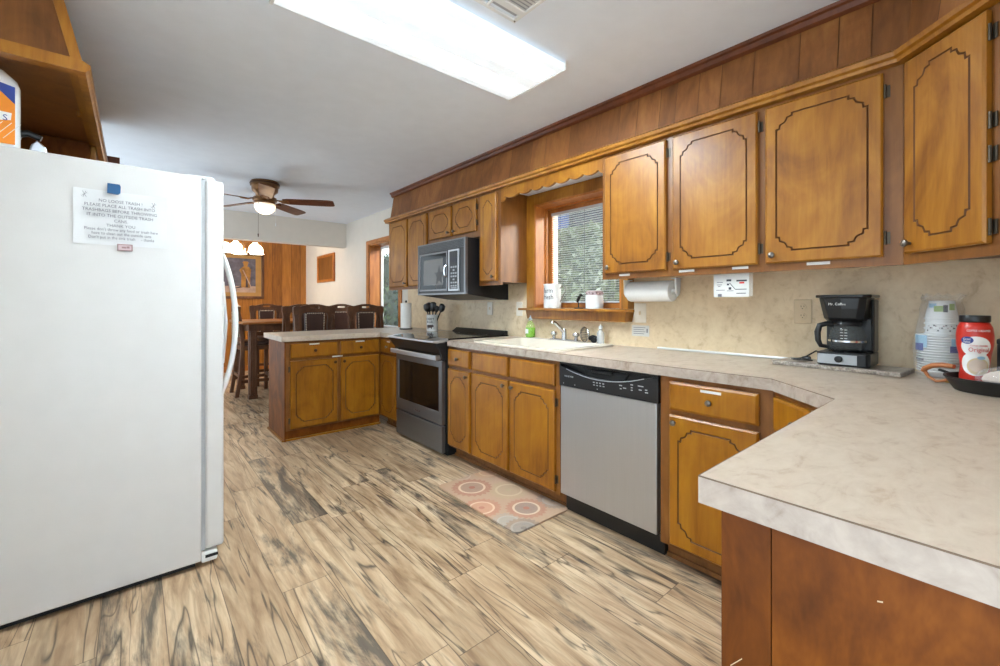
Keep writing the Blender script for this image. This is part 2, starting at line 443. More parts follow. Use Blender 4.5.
# ------------------------------------------------------------------ mesh helpers
class MB:
    """collects shapes and links them as ONE mesh object"""
    def __init__(self):
        self.v = []; self.f = []; self.m = []; self.s = []
    def face(self, idx, m=0, s=False):
        self.f.append(tuple(idx)); self.m.append(m); self.s.append(s)
    def add(self, pts):
        b = len(self.v); self.v += [tuple(p) for p in pts]; return b
    def poly(self, pts, m=0):
        b = self.add(pts); self.face(range(b, b + len(pts)), m); return self
    def box(self, x0, x1, y0, y1, z0, z1, m=0):
        b = self.add([(x0, y0, z0), (x1, y0, z0), (x1, y1, z0), (x0, y1, z0), (x0, y0, z1), (x1, y0, z1), (x1, y1, z1), (x0, y1, z1)])
        for q in ((0, 3, 2, 1), (4, 5, 6, 7), (0, 1, 5, 4), (1, 2, 6, 5), (2, 3, 7, 6), (3, 0, 4, 7)):
            self.face([b + i for i in q], m)
        return self
    def prism(self, pts, a0, a1, axis='z', m=0, mside=None):
        def P(p, a):
            return {'z': (p[0], p[1], a), 'y': (p[0], a, p[1]), 'x': (a, p[0], p[1])}[axis]
        n = len(pts)
        b = self.add([P(p, a0) for p in pts] + [P(p, a1) for p in pts])
        self.face(range(b + n - 1, b - 1, -1), m); self.face(range(b + n, b + 2 * n), m)
        for i in range(n):
            j = (i + 1) % n
            self.face((b + i, b + j, b + n + j, b + n + i), m if mside is None else mside)
        return self
    def plate(self, outer, holes, a0, a1, axis='y', m=0):
        """flat plate with holes, extruded a0..a1 along an axis"""
        def P(p, a):
            return {'z': (p[0], p[1], a), 'y': (p[0], a, p[1]), 'x': (a, p[0], p[1])}[axis]
        loops = [outer] + holes
        flat = [p for lp in loops for p in lp]
        tris = tessellate_polygon([[Vector((p[0], p[1], 0)) for p in lp] for lp in loops])
        n = len(flat)
        b = self.add([P(p, a0) for p in flat] + [P(p, a1) for p in flat])
        for t in tris:
            self.face([b + i for i in t], m); self.face([b + n + i for i in reversed(t)], m)
        k = 0
        for lp in loops:
            L = len(lp)
            for i in range(L):
                j = (i + 1) % L
                self.face((b + k + i, b + k + j, b + n + k + j, b + n + k + i), m)
            k += L
        return self
    def lathe(self, prof, c=(0, 0, 0), seg=24, axis='z', m=0, sx=1.0, sy=1.0, close=False):
        rings = []
        for (r, h) in prof:
            pts = []
            for i in range(seg):
                a = 2 * math.pi * i / seg
                x, y = r * math.cos(a) * sx, r * math.sin(a) * sy
                if axis == 'z': p = (c[0] + x, c[1] + y, c[2] + h)
                elif axis == 'y': p = (c[0] + x, c[1] + h, c[2] + y)
                else: p = (c[0] + h, c[1] + x, c[2] + y)
                pts.append(p)
            rings.append(self.add(pts))
        for k in range(len(rings) - 1):
            a, b = rings[k], rings[k + 1]
            for i in range(seg):
                j = (i + 1) % seg
                self.face((a + i, a + j, b + j, b + i), m, True)
        if prof[0][0] > 1e-6 and not close: self.face([rings[0] + i for i in reversed(range(seg))], m)
        if prof[-1][0] > 1e-6 and not close: self.face([rings[-1] + i for i in range(seg)], m)
        return self
    def cyl(self, p0, p1, r0, r1=None, seg=14, m=0):
        return self.tube([p0, p1], [r0, r0 if r1 is None else r1], seg, m)
    def tube(self, path, r, seg=10, m=0, flat=1.0, closed=False):
        path = [Vector(p) for p in path]
        n = len(path)
        rs = r if isinstance(r, (list, tuple)) else [r] * n
        up = None; rings = []
        for i, p in enumerate(path):
            if closed: d = (path[(i + 1) % n] - path[i - 1]).normalized()
            elif i == 0: d = (path[1] - p).normalized()
            elif i == n - 1: d = (p - path[i - 1]).normalized()
            else: d = ((path[i + 1] - p).normalized() + (p - path[i - 1]).normalized()).normalized()
            if up is None:
                up = Vector((0, 0, 1)) if abs(d.z) < 0.9 else Vector((1, 0, 0))
            s = d.cross(up).normalized(); up = s.cross(d).normalized()
            rings.append(self.add([p + rs[i] * (math.cos(2 * math.pi * k / seg) * s + flat * math.sin(2 * math.pi * k / seg) * up) for k in range(seg)]))
        for k in range(n if closed else n - 1):
            a, b = rings[k], rings[(k + 1) % n]
            for i in range(seg):
                j = (i + 1) % seg
                self.face((a + i, a + j, b + j, b + i), m, True)
        if not closed:
            self.face([rings[0] + i for i in reversed(range(seg))], m)
            self.face([rings[-1] + i for i in range(seg)], m)
        return self
    def ball(self, c, r, m=0, seg=14, sx=1, sy=1, sz=1):
        prof = [(max(1e-7, r * math.sin(math.pi * k / 8)), -r * sz * math.cos(math.pi * k / 8)) for k in range(9)]
        return self.lathe(prof, c, seg, 'z', m, sx, sy, close=True)
    def sweep(self, secs, m=0, ms=None):
        """closed sections (lists of 3-D points of one length) joined into a solid"""
        n = len(secs[0]); bs = [self.add(s) for s in secs]
        for k in range(len(secs) - 1):
            for i in range(n):
                j = (i + 1) % n
                self.face((bs[k] + i, bs[k] + j, bs[k + 1] + j, bs[k + 1] + i), m if ms is None else ms[i])
        self.face([bs[0] + i for i in reversed(range(n))], m); self.face([bs[-1] + i for i in range(n)], m)
        return self
    def xform(self, mat):
        self.v = [tuple(mat @ Vector(p)) for p in self.v]; return self
    def build(self, name, mats, parent=None, loc=(0, 0, 0), rotz=0.0, bevel=0.0, smooth=False, seg=2, recalc=True):
        me = bpy.data.meshes.new(name)
        me.from_pydata(self.v, [], self.f)
        if not isinstance(mats, (list, tuple)): mats = [mats]
        for mm in mats: me.materials.append(M[mm] if isinstance(mm, str) else mm)
        for p, mi, s in zip(me.polygons, self.m, self.s):
            p.material_index = mi; p.use_smooth = bool(s or smooth)
        if recalc:
            bm = bmesh.new(); bm.from_mesh(me)
            bmesh.ops.recalc_face_normals(bm, faces=bm.faces)
            bm.to_mesh(me); bm.free()
        if smooth or any(self.s):
            me.set_sharp_from_angle(angle=R(38))
        o = bpy.data.objects.new(name, me)
        COL.objects.link(o)
        o.location = loc; o.rotation_euler = (0, 0, rotz)
        if parent is not None: o.parent = parent
        if bevel:
            b = o.modifiers.new('bevel', 'BEVEL')
            b.width = bevel; b.segments = seg; b.limit_method = 'ANGLE'; b.angle_limit = R(40)
        return o

def tag(o, label, cat, group=None):
    o['label'] = label; o['category'] = cat
    if group: o['group'] = group
    return o

def struct(o):
    o['kind'] = 'structure'; return o

def thing(name, label, cat, loc=(0, 0, 0), rotz=0.0, group=None):
    o = bpy.data.objects.new(name, None)
    o.empty_display_size = 0.05
    COL.objects.link(o)
    o.location = loc; o.rotation_euler = (0, 0, rotz)
    return tag(o, label, cat, group)

def dup(root, loc, rotz=None, label=None, group=None):
    """a copy of a thing with copies of its parts and their sub-parts"""
    def rec(o, parent):
        c = o.copy(); COL.objects.link(c)
        if parent is not None: c.parent = parent
        for ch in list(o.children): rec(ch, c)
        return c
    r = rec(root, None)
    r.location = loc
    if rotz is not None: r.rotation_euler = (0, 0, rotz)
    if label: r['label'] = label
    if group: r['group'] = group
    return r

_txt_cache = {}
def text_geo(mb, lines, x, z, size, y=0.0, gap=1.25, align='CENTER', m=0, sxy=(1, 1), thick=0.0004):
    """adds lettering to a mesh builder in the local plane (x right, z up), facing -y"""
    cu = bpy.data.curves.new('lettering', 'FONT')
    cu.body = '\n'.join(lines); cu.size = size; cu.align_x = align; cu.space_line = gap
    cu.extrude = thick; cu.resolution_u = 2
    o = bpy.data.objects.new('lettering', cu)
    COL.objects.link(o)
    dg = bpy.context.evaluated_depsgraph_get()
    me = bpy.data.meshes.new_from_object(o.evaluated_get(dg))
    b = mb.add([(x + v.co.x * sxy[0], y - v.co.z, z + v.co.y * sxy[1]) for v in me.vertices])
    for p in me.polygons: mb.face([b + i for i in p.vertices], m)
    bpy.data.objects.remove(o); bpy.data.curves.remove(cu); bpy.data.meshes.remove(me)
    return mb

NEG_X = R(-90)      # a front that faces -X (main wall): local x runs along -Y, local y into +X
NEG_Y = 0.0         # a front that faces -Y
POS_X = R(90)
DIAG = R(-135)      # the corner units, facing (-X, +Y)

# ------------------------------------------------------------------ cabinet pieces, in local axes: x right, y into the cabinet, z up
CORN = [(0, 1), (.20, 1), (.22, .82), (.24, .70), (.36, .66), (.50, .60), (.56, .56), (.60, .50), (.66, .36), (.70, .24), (.82, .22), (1, .20), (1, 0)]
CORN_FAR = [(0, 1), (.08, .92), (.92, .08), (1, 0)]
def groove_loop(x0, x1, z0, z1, c):
    bl = [(x0 + a * c, z0 + b * c) for a, b in CORN]
    br = [(x1 - a * c, z0 + b * c) for a, b in reversed(CORN)]
    tr = [(x1 - a * c, z1 - b * c) for a, b in CORN]
    tl = [(x0 + a * c, z1 - b * c) for a, b in reversed(CORN)]
    return bl + br + tr + tl
def offset_loop(lp, d):
    n = len(lp); out = []
    for i in range(n):
        p, q, r = Vector(lp[i - 1]), Vector(lp[i]), Vector(lp[(i + 1) % n])
        e1, e2 = (q - p), (r - q)
        if e1.length < 1e-9: e1 = e2
        if e2.length < 1e-9: e2 = e1
        n1 = Vector((e1.y, -e1.x)).normalized(); n2 = Vector((e2.y, -e2.x)).normalized()
        k = (n1 + n2); k = k / max(0.5, k.length_squared / 2)
        out.append((q.x + k.x * d, q.y + k.y * d))
    return out

def knob(parent, x, z, y=-0.021, mat='pewter', r=0.0135):
    mb = MB()
    mb.lathe([(0.0055, 0), (0.0055, -0.012), (r * .8, -0.014), (r, -0.019), (r * .9, -0.024), (r * .45, -0.0275), (1e-6, -0.028)], (x, y, z), 14, 'y')
    return mb.build('knob', mat, parent, smooth=True)

def hinge(parent, x, z, y=-0.004, mat='hinge'):
    mb = MB()
    mb.box(x - 0.003, x + 0.010, y + 0.001, y + 0.004, z - 0.022, z + 0.022)
    mb.cyl((x - 0.003, y - 0.006, z - 0.025), (x - 0.003, y - 0.006, z + 0.025), 0.0042, seg=8)
    return mb.build('hinge', mat, parent)

def slab(mb, x0, x1, z0, z1, t=0.021, inset=0.007, m=0):
    """lipped door or drawer front without its front face"""
    A = [(x0, 0, z0), (x1, 0, z0), (x1, 0, z1), (x0, 0, z1)]
    B = [(p[0], -t + 0.006, p[2]) for p in A]
    i = inset
    C = [(x0 + i, -t, z0 + i), (x1 - i, -t, z0 + i), (x1 - i, -t, z1 - i), (x0 + i, -t, z1 - i)]
    a, b, c = mb.add(A), mb.add(B), mb.add(C)
    mb.face((a + 3, a + 2, a + 1, a), m)
    for p, q in ((a, b), (b, c)):
        for k in range(4):
            j = (k + 1) % 4
            mb.face((p + k, p + j, q + j, q + k), m)
    return [(p[0], p[2]) for p in C], -t

def door(parent, x0, x1, z0, z1, mat, knob_at=None, hinges=None, corner=0.058, mx=0.044, mz=0.052, gw=0.0036, knob_mat='pewter', hz=None, label=None):
    mb = MB()
    rect, y = slab(mb, x0, x1, z0, z1)
    w = x1 - x0; h = z1 - z0
    mx = min(mx, w * 0.24); mz = min(mz, h * .2)
    c = min(corner, (w - 2 * mx) * 0.40, (h - 2 * mz) * 0.4)
    lp = groove_loop(x0 + mx, x1 - mx, z0 + mz, z1 - mz, c)
    lo, li = offset_loop(lp, gw), offset_loop(lp, -gw)
    n = len(lp)
    loops = [rect, lo]
    flat = rect + lo
    b = mb.add([(p[0], y, p[1]) for p in flat])
    for t in tessellate_polygon([[Vector((p[0], p[1], 0)) for p in q] for q in loops]):
        mb.face([b + i for i in t], 0)
    bo = b + 4
    bm_ = mb.add([(p[0], y + 0.005, p[1]) for p in lp])
    bi = mb.add([(p[0], y, p[1]) for p in li])
    for k in range(n):
        j = (k + 1) % n
        mb.face((bo + k, bo + j, bm_ + j, bm_ + k), 1)
        mb.face((bm_ + k, bm_ + j, bi + j, bi + k), 1)
    for t in tessellate_polygon([[Vector((p[0], p[1], 0)) for p in li]]):
        mb.face([bi + i for i in t], 0)
    bmv = mb
    d = bmv.build('door', [mat, 'groove'], parent)
    # weld the seams between front and edge
    bm = bmesh.new(); bm.from_mesh(d.data)
    bmesh.ops.remove_doubles(bm, verts=bm.verts, dist=1e-5)
    bmesh.ops.recalc_face_normals(bm, faces=bm.faces)
    bm.to_mesh(d.data); bm.free()
    if knob_at: knob(d, knob_at[0], knob_at[1], mat=knob_mat)
    if hinges is not None:
        for zz in (hz or (z0 + 0.07, z1 - 0.07)):
            hinge(d, hinges, zz)
    if label: d['label'] = label
    return d

def drawer(parent, x0, x1, z0, z1, mat, knob_at=True, knob_mat='pewter'):
    mb = MB()
    rect, y = slab(mb, x0, x1, z0, z1, inset=0.010)
    mb.poly([(p[0], y, p[1]) for p in rect])
    d = mb.build('drawer', mat, parent)
    if knob_at:
        knob(d, (x0 + x1) / 2 if knob_at is True else knob_at, (z0 + z1) / 2 - 0.003, mat=knob_mat)
    return d

def strip(parent, x, z, y, w=0.07, h=0.012):
    o = MB().box(x - w / 2, x + w / 2, y - 0.0012, y, z - h / 2, z + h / 2).build('label_strip', 'paper', parent)
    o['label'] = 'white paper label strip'
    return o

# ------------------------------------------------------------------ the room
W = 2.50           # face of the main (right) wall
CEIL = 2.41
CT = 0.905         # worktop height
YN = -0.33         # wall behind the near run
YF = 8.65          # far dining room wall
WL = -0.52         # left wall
XU, XB = 2.15, 1.855   # face of upper and base cabinets

struct(MB().box(WL - 0.15, W + 0.2, -.6, YF + 0.15, -0.12, 0).build('floor', 'floor'))
struct(MB().box(WL - 0.15, W + 0.2, -.6, YF + 0.15, CEIL, CEIL + 0.12).build('ceiling', 'ceiling_white'))

W1 = (1.625, 2.427, 1.150, 1.968)    # sink window opening  y0 y1 z0 z1
W2 = (4.86, 5.75, 0.85, 2.00)      # dining window opening
def wall_with_holes():
    mb = MB()
    holes = [[(W1[0], W1[2]), (W1[1], W1[2]), (W1[1], W1[3]), (W1[0], W1[3])],
             [(W2[0], W2[2]), (W2[1], W2[2]), (W2[1], W2[3]), (W2[0], W2[3])]]
    mb.plate([(YN - 0.15, 0), (YF + 0.15, 0), (YF + 0.15, CEIL), (YN - 0.15, CEIL)], holes, W, W + 0.2, 'x')
    return mb
struct(wall_with_holes().build('wall_right', 'wall_beige'))
struct(MB().box(WL - 0.15, W + 0.2, YF, YF + 0.15, 0, CEIL).build('wall_back', 'panelling'))
lw = MB().plate([(.9, 0), (YF, 0), (YF, CEIL), (.9, CEIL)], [[(3.98, .03), (6.55, .03), (6.55, 2.34), (3.98, 2.34)], [(6.8, .03), (8.58, .03), (8.58, 2.34), (6.8, 2.34)]], WL - 0.15, WL, 'x')
struct(lw.build('wall_left', 'wall_beige'))     # openings added on the unseen side to let sky light in
struct(MB().box(0.72, W, YN - 0.15, YN, 0, CEIL).build('wall_front', 'wall_beige'))
struct(MB().box(WL, W, 6.606, 6.75, 2.045, CEIL).build('beam', 'wall_beige'))
struct(MB().box(W - 0.014, W, 4.95, 6.60, 0, 0.09).box(W - 0.014, W, 6.60, YF, 0, 0.09).build('baseboard_right', 'wood_casing'))
struct(MB().box(WL, W, YF - 0.014, YF, 0, 0.09).build('baseboard_back', 'wood_casing'))
# outside
struct(MB().box(-3.4, WL - 0.15, 1.2, YF + 0.15, CEIL, CEIL + 0.10).build('sun_block_roof', 'ceiling_white'))  # unseen slab, added to keep sun out of the left wall openings
struct(MB().box(W + 0.2, 30, -15, 30, -0.4, -0.3).build('ground', 'grass'))

# ---- window over the sink
def window_sink():
    y0, y1, z0, z1 = W1
    XC = 2.420                      # face of the built-out casing
    yl, yr = 2.5135, 1.5735         # it fills the gap between the neighbouring wall cabinets
    mb = MB()
    mb.box(XC, W - .0005, y1, yl, z0, z1 + 0.085).box(XC, W - .0005, yr, y0, z0, z1 + 0.085).box(XC, W - .0005, y0, y1, z1, z1 + 0.085)
    win = struct(mb.build('window_1', 'wood_upper', bevel=0.004))
    xi = XC + 0.165
    jb = MB().box(XC + .004, xi, y1 - 0.015, y1, z0, z1).box(XC + .004, xi, y0, y0 + 0.015, z0, z1).box(XC + .004, xi, y0 + .015, y1 - .015, z1 - 0.015, z1)
    jb.box(xi - 0.05, xi - .03, y1 - 0.030, y1 - 0.015, z0, z1 - 0.015).box(xi - 0.05, xi - .03, y0 + .015, y0 + 0.030, z0, z1 - 0.015).box(xi - 0.05, xi - .03, y0 + .030, y1 - .030, z1 - 0.03, z1 - 0.015)
    jb.build('window_jamb', 'wood_casing', win)
    # stool with pointed horns, and apron under it
    st = MB().prism([(2.350, yl + 0.025), (2.362, yl + 0.030), (XC, yl), (XC, y1), (xi + .03, y1), (xi + .03, y0), (XC, y0), (XC, yr), (2.362, yr - 0.085), (2.350, yr - 0.080)], z0 - 0.018, z0, 'z')
    st.build('window_sill', 'wood_upper', win, bevel=0.003)
    ap = MB().prism([(yr + .004, z0 - 0.018), (yl - .002, z0 - 0.018), (yl - .02, z0 - 0.085), (yr + .018, z0 - 0.085)], XC - .012, W - .0005, 'x')
    ap.build('apron', 'wood_upper', win, bevel=0.003)
    a, b, c, d = y0 + 0.016, y1 - 0.016, z0 + 0.001, z1 - 0.016
    f = 0.042
    sash = MB().plate([(a, c), (b, c), (b, d), (a, d)], [[(a + f, c + .04), (b - f, c + .04), (b - f, d - f), (a + f, d - f)]], xi - 0.016, xi + 0.005, 'x')
    sash.build('sash', 'wood_casing', win, bevel=0.004)
    MB().box(xi - 0.002, xi + 0.002, a + f, b - f, c + .04, d - f).build('glass_pane', 'glass', win)
    # slatted blind hung inside the sash
    bl = thing('window_blind', 'white horizontal slat blind in the window above the sink', 'blind', (xi - 0.016, (a + b) / 2, c + 0.041))
    w2 = (b - a) / 2 - f - 0.002; h = d - c - f - 0.042
    MB().box(-0.012, 0.012, -w2, w2, h - 0.022, h).build('headrail', 'slat', bl)
    sl = MB(); n = 40
    for i in range(n):
        z = 0.022 + (h - 0.055) * i / (n - 1)
        sl.poly([(-0.010, -w2, z + 0.0012), (-0.010, w2, z + 0.0012), (0.010, w2, z - 0.0012), (0.010, -w2, z - 0.0012)])
    sl.build('slats', 'slat', bl, recalc=False)
    MB().box(-0.01, 0.01, -w2, w2, 0.0, 0.012).build('bottom_rail', 'slat', bl)
    co = MB()
    for yy in (-w2 * 0.72, w2 * 0.02, w2 * 0.72):
        co.box(-0.0132, -0.0122, yy - 0.0015, yy + 0.0015, 0.01, h - 0.02)
    co.build('ladder_cord', 'ink_soft', bl)
    return win
window_sink()

def window_dining():
    y0, y1, z0, z1 = W2
    xi = W + 0.195
    mb = MB()
    mb.box(W - 0.018, W, y1, y1 + 0.075, z0 - .09, z1 + 0.055).box(W - 0.018, W, y0 - 0.075, y0, z0 - .09, z1 + 0.055).box(W - 0.018, W, y0, y1, z1, z1 + 0.055).box(W - 0.018, W, y0, y1, z0 - 0.09, z0 - 0.02)
    win = struct(mb.build('window_2', 'wood_casing', bevel=0.004))
    MB().box(W, xi, y1 - 0.015, y1, z0, z1).box(W, xi, y0, y0 + 0.015, z0, z1).box(W, xi, y0 + .015, y1 - .015, z1 - 0.015, z1).build('window_jamb', 'wood_casing', win)
    MB().box(W - 0.03, xi, y0, y1, z0 - 0.02, z0).build('window_sill', 'white_gloss', win)
    a, b, c, d = y0 + 0.015, y1 - 0.015, z0, z1 - 0.015
    MB().plate([(a, c), (b, c), (b, d), (a, d)], [[(a + .022, c + .03), (b - .022, c + .03), (b - .022, d - .03), (a + .022, d - .03)]], xi - 0.035, xi, 'x').build('sash', 'white_gloss', win, bevel=0.003)
    MB().box(xi - 0.02, xi - 0.016, a + .022, b - .022, c + .03, d - .03).build('glass_pane', 'glass', win)
window_dining()

# ---- what the windows look out on
def hedge(name, x0, x1, y0, y1, z1, n, mats, seed, label, lump=0.18):
    rnd = random.Random(seed)
    mb = MB()
    mb.box(x0 + .25, x1 - .1, y0 + .15, y1 - .15, -0.3, z1 - .06, 2)
    for i in range(n):
        if rnd.random() < 0.72:
            p = Vector((x0 + abs(rnd.gauss(0, .14)), rnd.uniform(y0, y1), rnd.uniform(-0.3, z1)))
            p.x += lump * math.sin(p.y * 2.6 + seed) * math.cos(p.z * 2.9)
        else:
            p = Vector((rnd.uniform(x0, x1), rnd.uniform(y0, y1), z1 - abs(rnd.gauss(0, .05))))
        s = rnd.uniform(0.035, 0.085)
        u = Vector((rnd.uniform(-.6, .6), rnd.uniform(-1, 1), rnd.uniform(-1, 1))).normalized()
        w = u.cross(Vector((rnd.uniform(-1, 1), rnd.uniform(-.5, .5), rnd.uniform(-.5, 1)))).normalized()
        m = 0 if rnd.random() < .55 else (1 if rnd.random() < .6 else 2)
        mb.poly([p - u * s, p + w * s * .5, p + u * s, p - w * s * .5], m)
    o = mb.build(name, mats, recalc=False)
    o['kind'] = 'stuff'
    return tag(o, label, 'hedge')
hedge('hedge', 5.0, 5.9, 2.0, 7.2, 2.33, 9000, ['hedge_a', 'hedge_b', 'hedge_c'], 3, 'pale green clipped hedge seen through the blind of the sink window')
hedge('bush', 5.2, 6.2, 8.6, 13.5, 2.5, 5200, ['leaf_dark', 'leaf', 'leaf_dark'], 5, 'dark green bushes seen through the dining room window', 0.4)
def shed():
    t = thing('shed', 'blue building with a dark window standing behind the hedge', 'building', (6.6, 5.3, -0.3))
    MB().box(0, 3, -3.2, 2.6, 0, 4.2).build('siding', 'outside_blue', t)
    wf = MB().plate([(-0.62, 2.72), (0.30, 2.72), (0.30, 3.42), (-0.62, 3.42)], [[(-0.56, 2.78), (0.24, 2.78), (0.24, 3.36), (-0.56, 3.36)]], -0.04, 0, 'x').build('window_frame', 'outside_dark', t)
    MB().box(-0.015, -0.005, -0.56, 0.24, 2.78, 3.36).build('pane', 'outside_dark', wf)
    MB().prism([(-0.5, 4.2), (3.5, 4.2), (1.5, 5.2)], -3.5, 2.9, 'y').build('roof', 'outside_dark', t)
shed()

# ---- soffits: sloping boarded boxes between the cabinets and the ceiling, with a crown and a cornice
Y_END, Y_DIAG = 4.42, 0.243
def run_pts(o, z, ext=0.0):
    """the front line of the right-hand run, stood off by o from the cabinet faces"""
    return [(XU - o, Y_END + ext, z), (XU - o, Y_DIAG + 0.4142 * o, z), (1.904 - 0.4142 * o, o - 0.003, z), (0.75, o - 0.003, z)]
def sweep_run(prof, ext=0.0):
    cols = [run_pts(o, z, ext) for o, z in prof]
    return [[c[k] for c in cols] for k in range(4)]
def soffit_right():
    t = thing('soffit', 'long dark boarded soffit above the window wall cabinets', 'soffit', (0, 0, 0))
    o0, z0, o1, z1 = -0.012, 2.112, -0.062, CEIL
    core = MB()
    core.sweep(sweep_run([(o0 - .006, z0), (o1 - .006, z1 - .002), (-0.34, z1 - .002), (-0.34, z0)]))
    core.build('backing', 'groove', t)
    mb = MB()
    ys = [4.42, 4.20, 3.98, 3.84, 3.62, 3.40, 3.26, 3.03, 2.80, 2.66, 2.44, 2.22, 2.08, 1.86, 1.62, 1.48, 1.36, 1.22, 1.13, 1.01, .90, .755, .575, .44, .335, Y_DIAG]
    rnd = random.Random(4)
    def board(P, Q, dirv, ga, gb):
        pass
    for i in range(len(ys) - 1):
        a, b = ys[i], ys[i + 1]
        g = 0.0018
        m = rnd.choice((0, 0, 1, 2))
        top = b - (0.4142 * -(o1 - o0) if i == len(ys) - 2 else 0)
        bl = (XU - o0, a - g if i else a, z0); br = (XU - o0, b + (g if i < len(ys) - 2 else 0.4142 * o0), z0)
        tl = (XU - o1, a - g if i else a, z1 - .001); tr = (XU - o1, b + (g if i < len(ys) - 2 else 0.4142 * o1), z1 - .001)
        mb.poly([bl, br, tr, tl], m)
    # end facing the dining room
    mb.poly([(XU - o0, Y_END, z0), (XU - o1, Y_END, z1 - .001), (W, Y_END, z1 - .001), (W, Y_END, z0)], 0)
    # diagonal and near runs
    lb, lt = run_pts(o0, z0), run_pts(o1, z1 - .001)
    for k in (1, 2):
        n = 3 if k == 1 else 7
        pb, qb, pt, qt = Vector(lb[k]), Vector(lb[k + 1]), Vector(lt[k]), Vector(lt[k + 1])
        for i in range(n):
            f0, f1 = i / n + (0.004 if i else 0), (i + 1) / n - (0.004 if i < n - 1 else 0)
            mb.poly([pb.lerp(qb, f0), pb.lerp(qb, f1), pt.lerp(qt, f1), pt.lerp(qt, f0)], rnd.choice((0, 1, 2)))
    mb.build('panel_boards', ['wood_soffit_a', 'wood_soffit_b', 'wood_soffit_c'], t)
    MB().sweep(sweep_run([(-.052, 2.362), (-.036, 2.372), (-.030, 2.392), (-.018, 2.398), (-.014, CEIL - .0005), (-.07, CEIL - .0005)], 0.02)).build('crown_molding', 'wood_crown', t)
    MB().sweep(sweep_run([(.0, 2.068), (.030, 2.070), (.034, 2.082), (.046, 2.088), (.050, 2.104), (.030, 2.118), (-.02, 2.124), (-.02, 2.068)], 0.035)).build('cornice', 'wood_upper', t)
    MB().box(XU + .022, W, 1.575, 2.5, 2.055, 2.067).build('underside_panel', 'ceiling_white', t)
    return t
soffit_right()

def soffit_left():
    t = thing('soffit', 'wooden soffit box with open underside above the refrigerator', 'soffit', (WL, 2.275, 0))
    L = 1.695     # along y
    d = -0.151 - WL
    dt = -0.222 - WL
    MB().prism([(0, 2.10), (d, 2.10), (dt, CEIL - .001), (0, CEIL - .001)], 0.0, L, 'y').build('panel_boards', 'wood_frame', t)
    # end frame strips
    MB().prism([(d + .002, 2.105), (dt + .002, CEIL - .002), (dt - .03, CEIL - .002), (d - .03, 2.105)], -0.012, 0.0, 'y').box(0, dt - .03, -0.012, 0, CEIL - .035, CEIL - .002).build('end_trim', 'wood_upper', t)
    e = 0.024
    MB().prism([(0, 2.056), (d + .012, 2.056), (d + .018, 2.064), (d + e, 2.068), (d + e + .002, 2.086), (d, 2.100), (0, 2.100)], -0.035, -0.004, 'y').build('cornice', 'wood_upper', t)
    MB().prism([(d - .012, 2.056), (d + .012, 2.056), (d + .018, 2.064), (d + e, 2.068), (d + e + .002, 2.086), (d, 2.100), (d - .012, 2.100)], -0.004, L + .02, 'y').build('cornice', 'wood_upper', t)
    MB().box(0, d - .012, -.004, .034, 2.064, 2.099).box(d - .04, d - .012, .03, 1.06, 2.075, 2.099).box(d - .055, d - .04, .56, .585, 2.075, 2.099).build('cleat', 'wood_lower', t)
    MB().box(d, d + .075, L + .02, L + .06, 2.10, 2.20).build('end_block', 'wood_crown', t)
soffit_left()
def tall_cabinet():
    t = thing('tall_cabinet', 'reddish wooden tall cabinet standing just past the refrigerator', 'cabinet', (WL + .002, 3.36, 0))
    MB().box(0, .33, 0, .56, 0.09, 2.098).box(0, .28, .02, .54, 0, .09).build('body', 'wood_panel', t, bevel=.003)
    MB().box(.33, .352, 0, .56, .09, 2.098).build('face_frame', 'wood_upper', t, bevel=.003)
    MB().box(.352, .360, .03, .53, .12, 2.0).build('door', 'wood_upper', t, bevel=.004)
tall_cabinet()

# ---- wall cabinets
def upper(yhi, ylo, z0, z1, doors, label, strips=(), name='wall_cabinet'):
    w = yhi - ylo; h = z1 - z0
    t = thing(name, label, 'cabinet', (XU, yhi, z0), NEG_X, 'wall cabinets on the window wall')
    mb = MB().box(0, w, 0, .02, 0, h).box(0, .018, .02, .348, .022, h).box(w - .018, w, .02, .348, .022, h).box(.018, w - .018, .02, .348, .022, .04).box(.018, w - .018, .02, .348, h - .018, h)
    mb.build('body', 'wood_frame', t)
    for (a, b, c, d, side, hs) in doors:
        x0, x1 = yhi - a, yhi - b
        kx = x0 + 0.03 if side == 'L' else x1 - 0.03
        door(t, x0, x1, c - z0, d - z0, 'wood_upper', (kx, c - z0 + 0.034), (x1 + .008 if side == 'L' else x0 - .008) if hs else None)
    for (yy, zz, ww) in strips:
        strip(t, yhi - yy, zz - z0, -0.0005, ww)
    return t
UZ0, UZ1 = 1.330, 2.070
upper(Y_END, 3.562, UZ0, UZ1, [(4.385, 3.985, 1.36, 2.052, 'R', 0), (3.955, 3.595, 1.36, 2.052, 'R', 0)], 'two door wall cabinet at the far end, left of the microwave')
upper(3.562, 2.785, 1.735, UZ1, [(3.54, 3.178, 1.782, 2.052, 'R', 0), (3.145, 2.815, 1.782, 2.052, 'L', 1)], 'short two door wall cabinet directly above the microwave')
upper(2.785, 2.515, UZ0, UZ1, [(2.755, 2.555, 1.362, 2.052, 'R', 0)], 'narrow single door wall cabinet between microwave and window')
upper(1.572, 1.142, UZ0, UZ1, [(1.545, 1.160, 1.364, 2.052, 'L', 1)], 'single door wall cabinet immediately right of the sink window', [(1.42, 1.352, .07)])
upper(1.142, 0.702, UZ0, UZ1, [(1.122, 0.722, 1.364, 2.052, 'L', 1)], 'wall cabinet with a glossy highlight, second from the sink window', [(1.055, 1.354, .08), (.80, 1.354, .07)])
upper(0.702, Y_DIAG, UZ0, UZ1, [(0.690, 0.296, 1.364, 2.052, 'L', 1)], 'wide single door wall cabinet next to the diagonal corner cabinet', [(.50, 1.354, .08)])
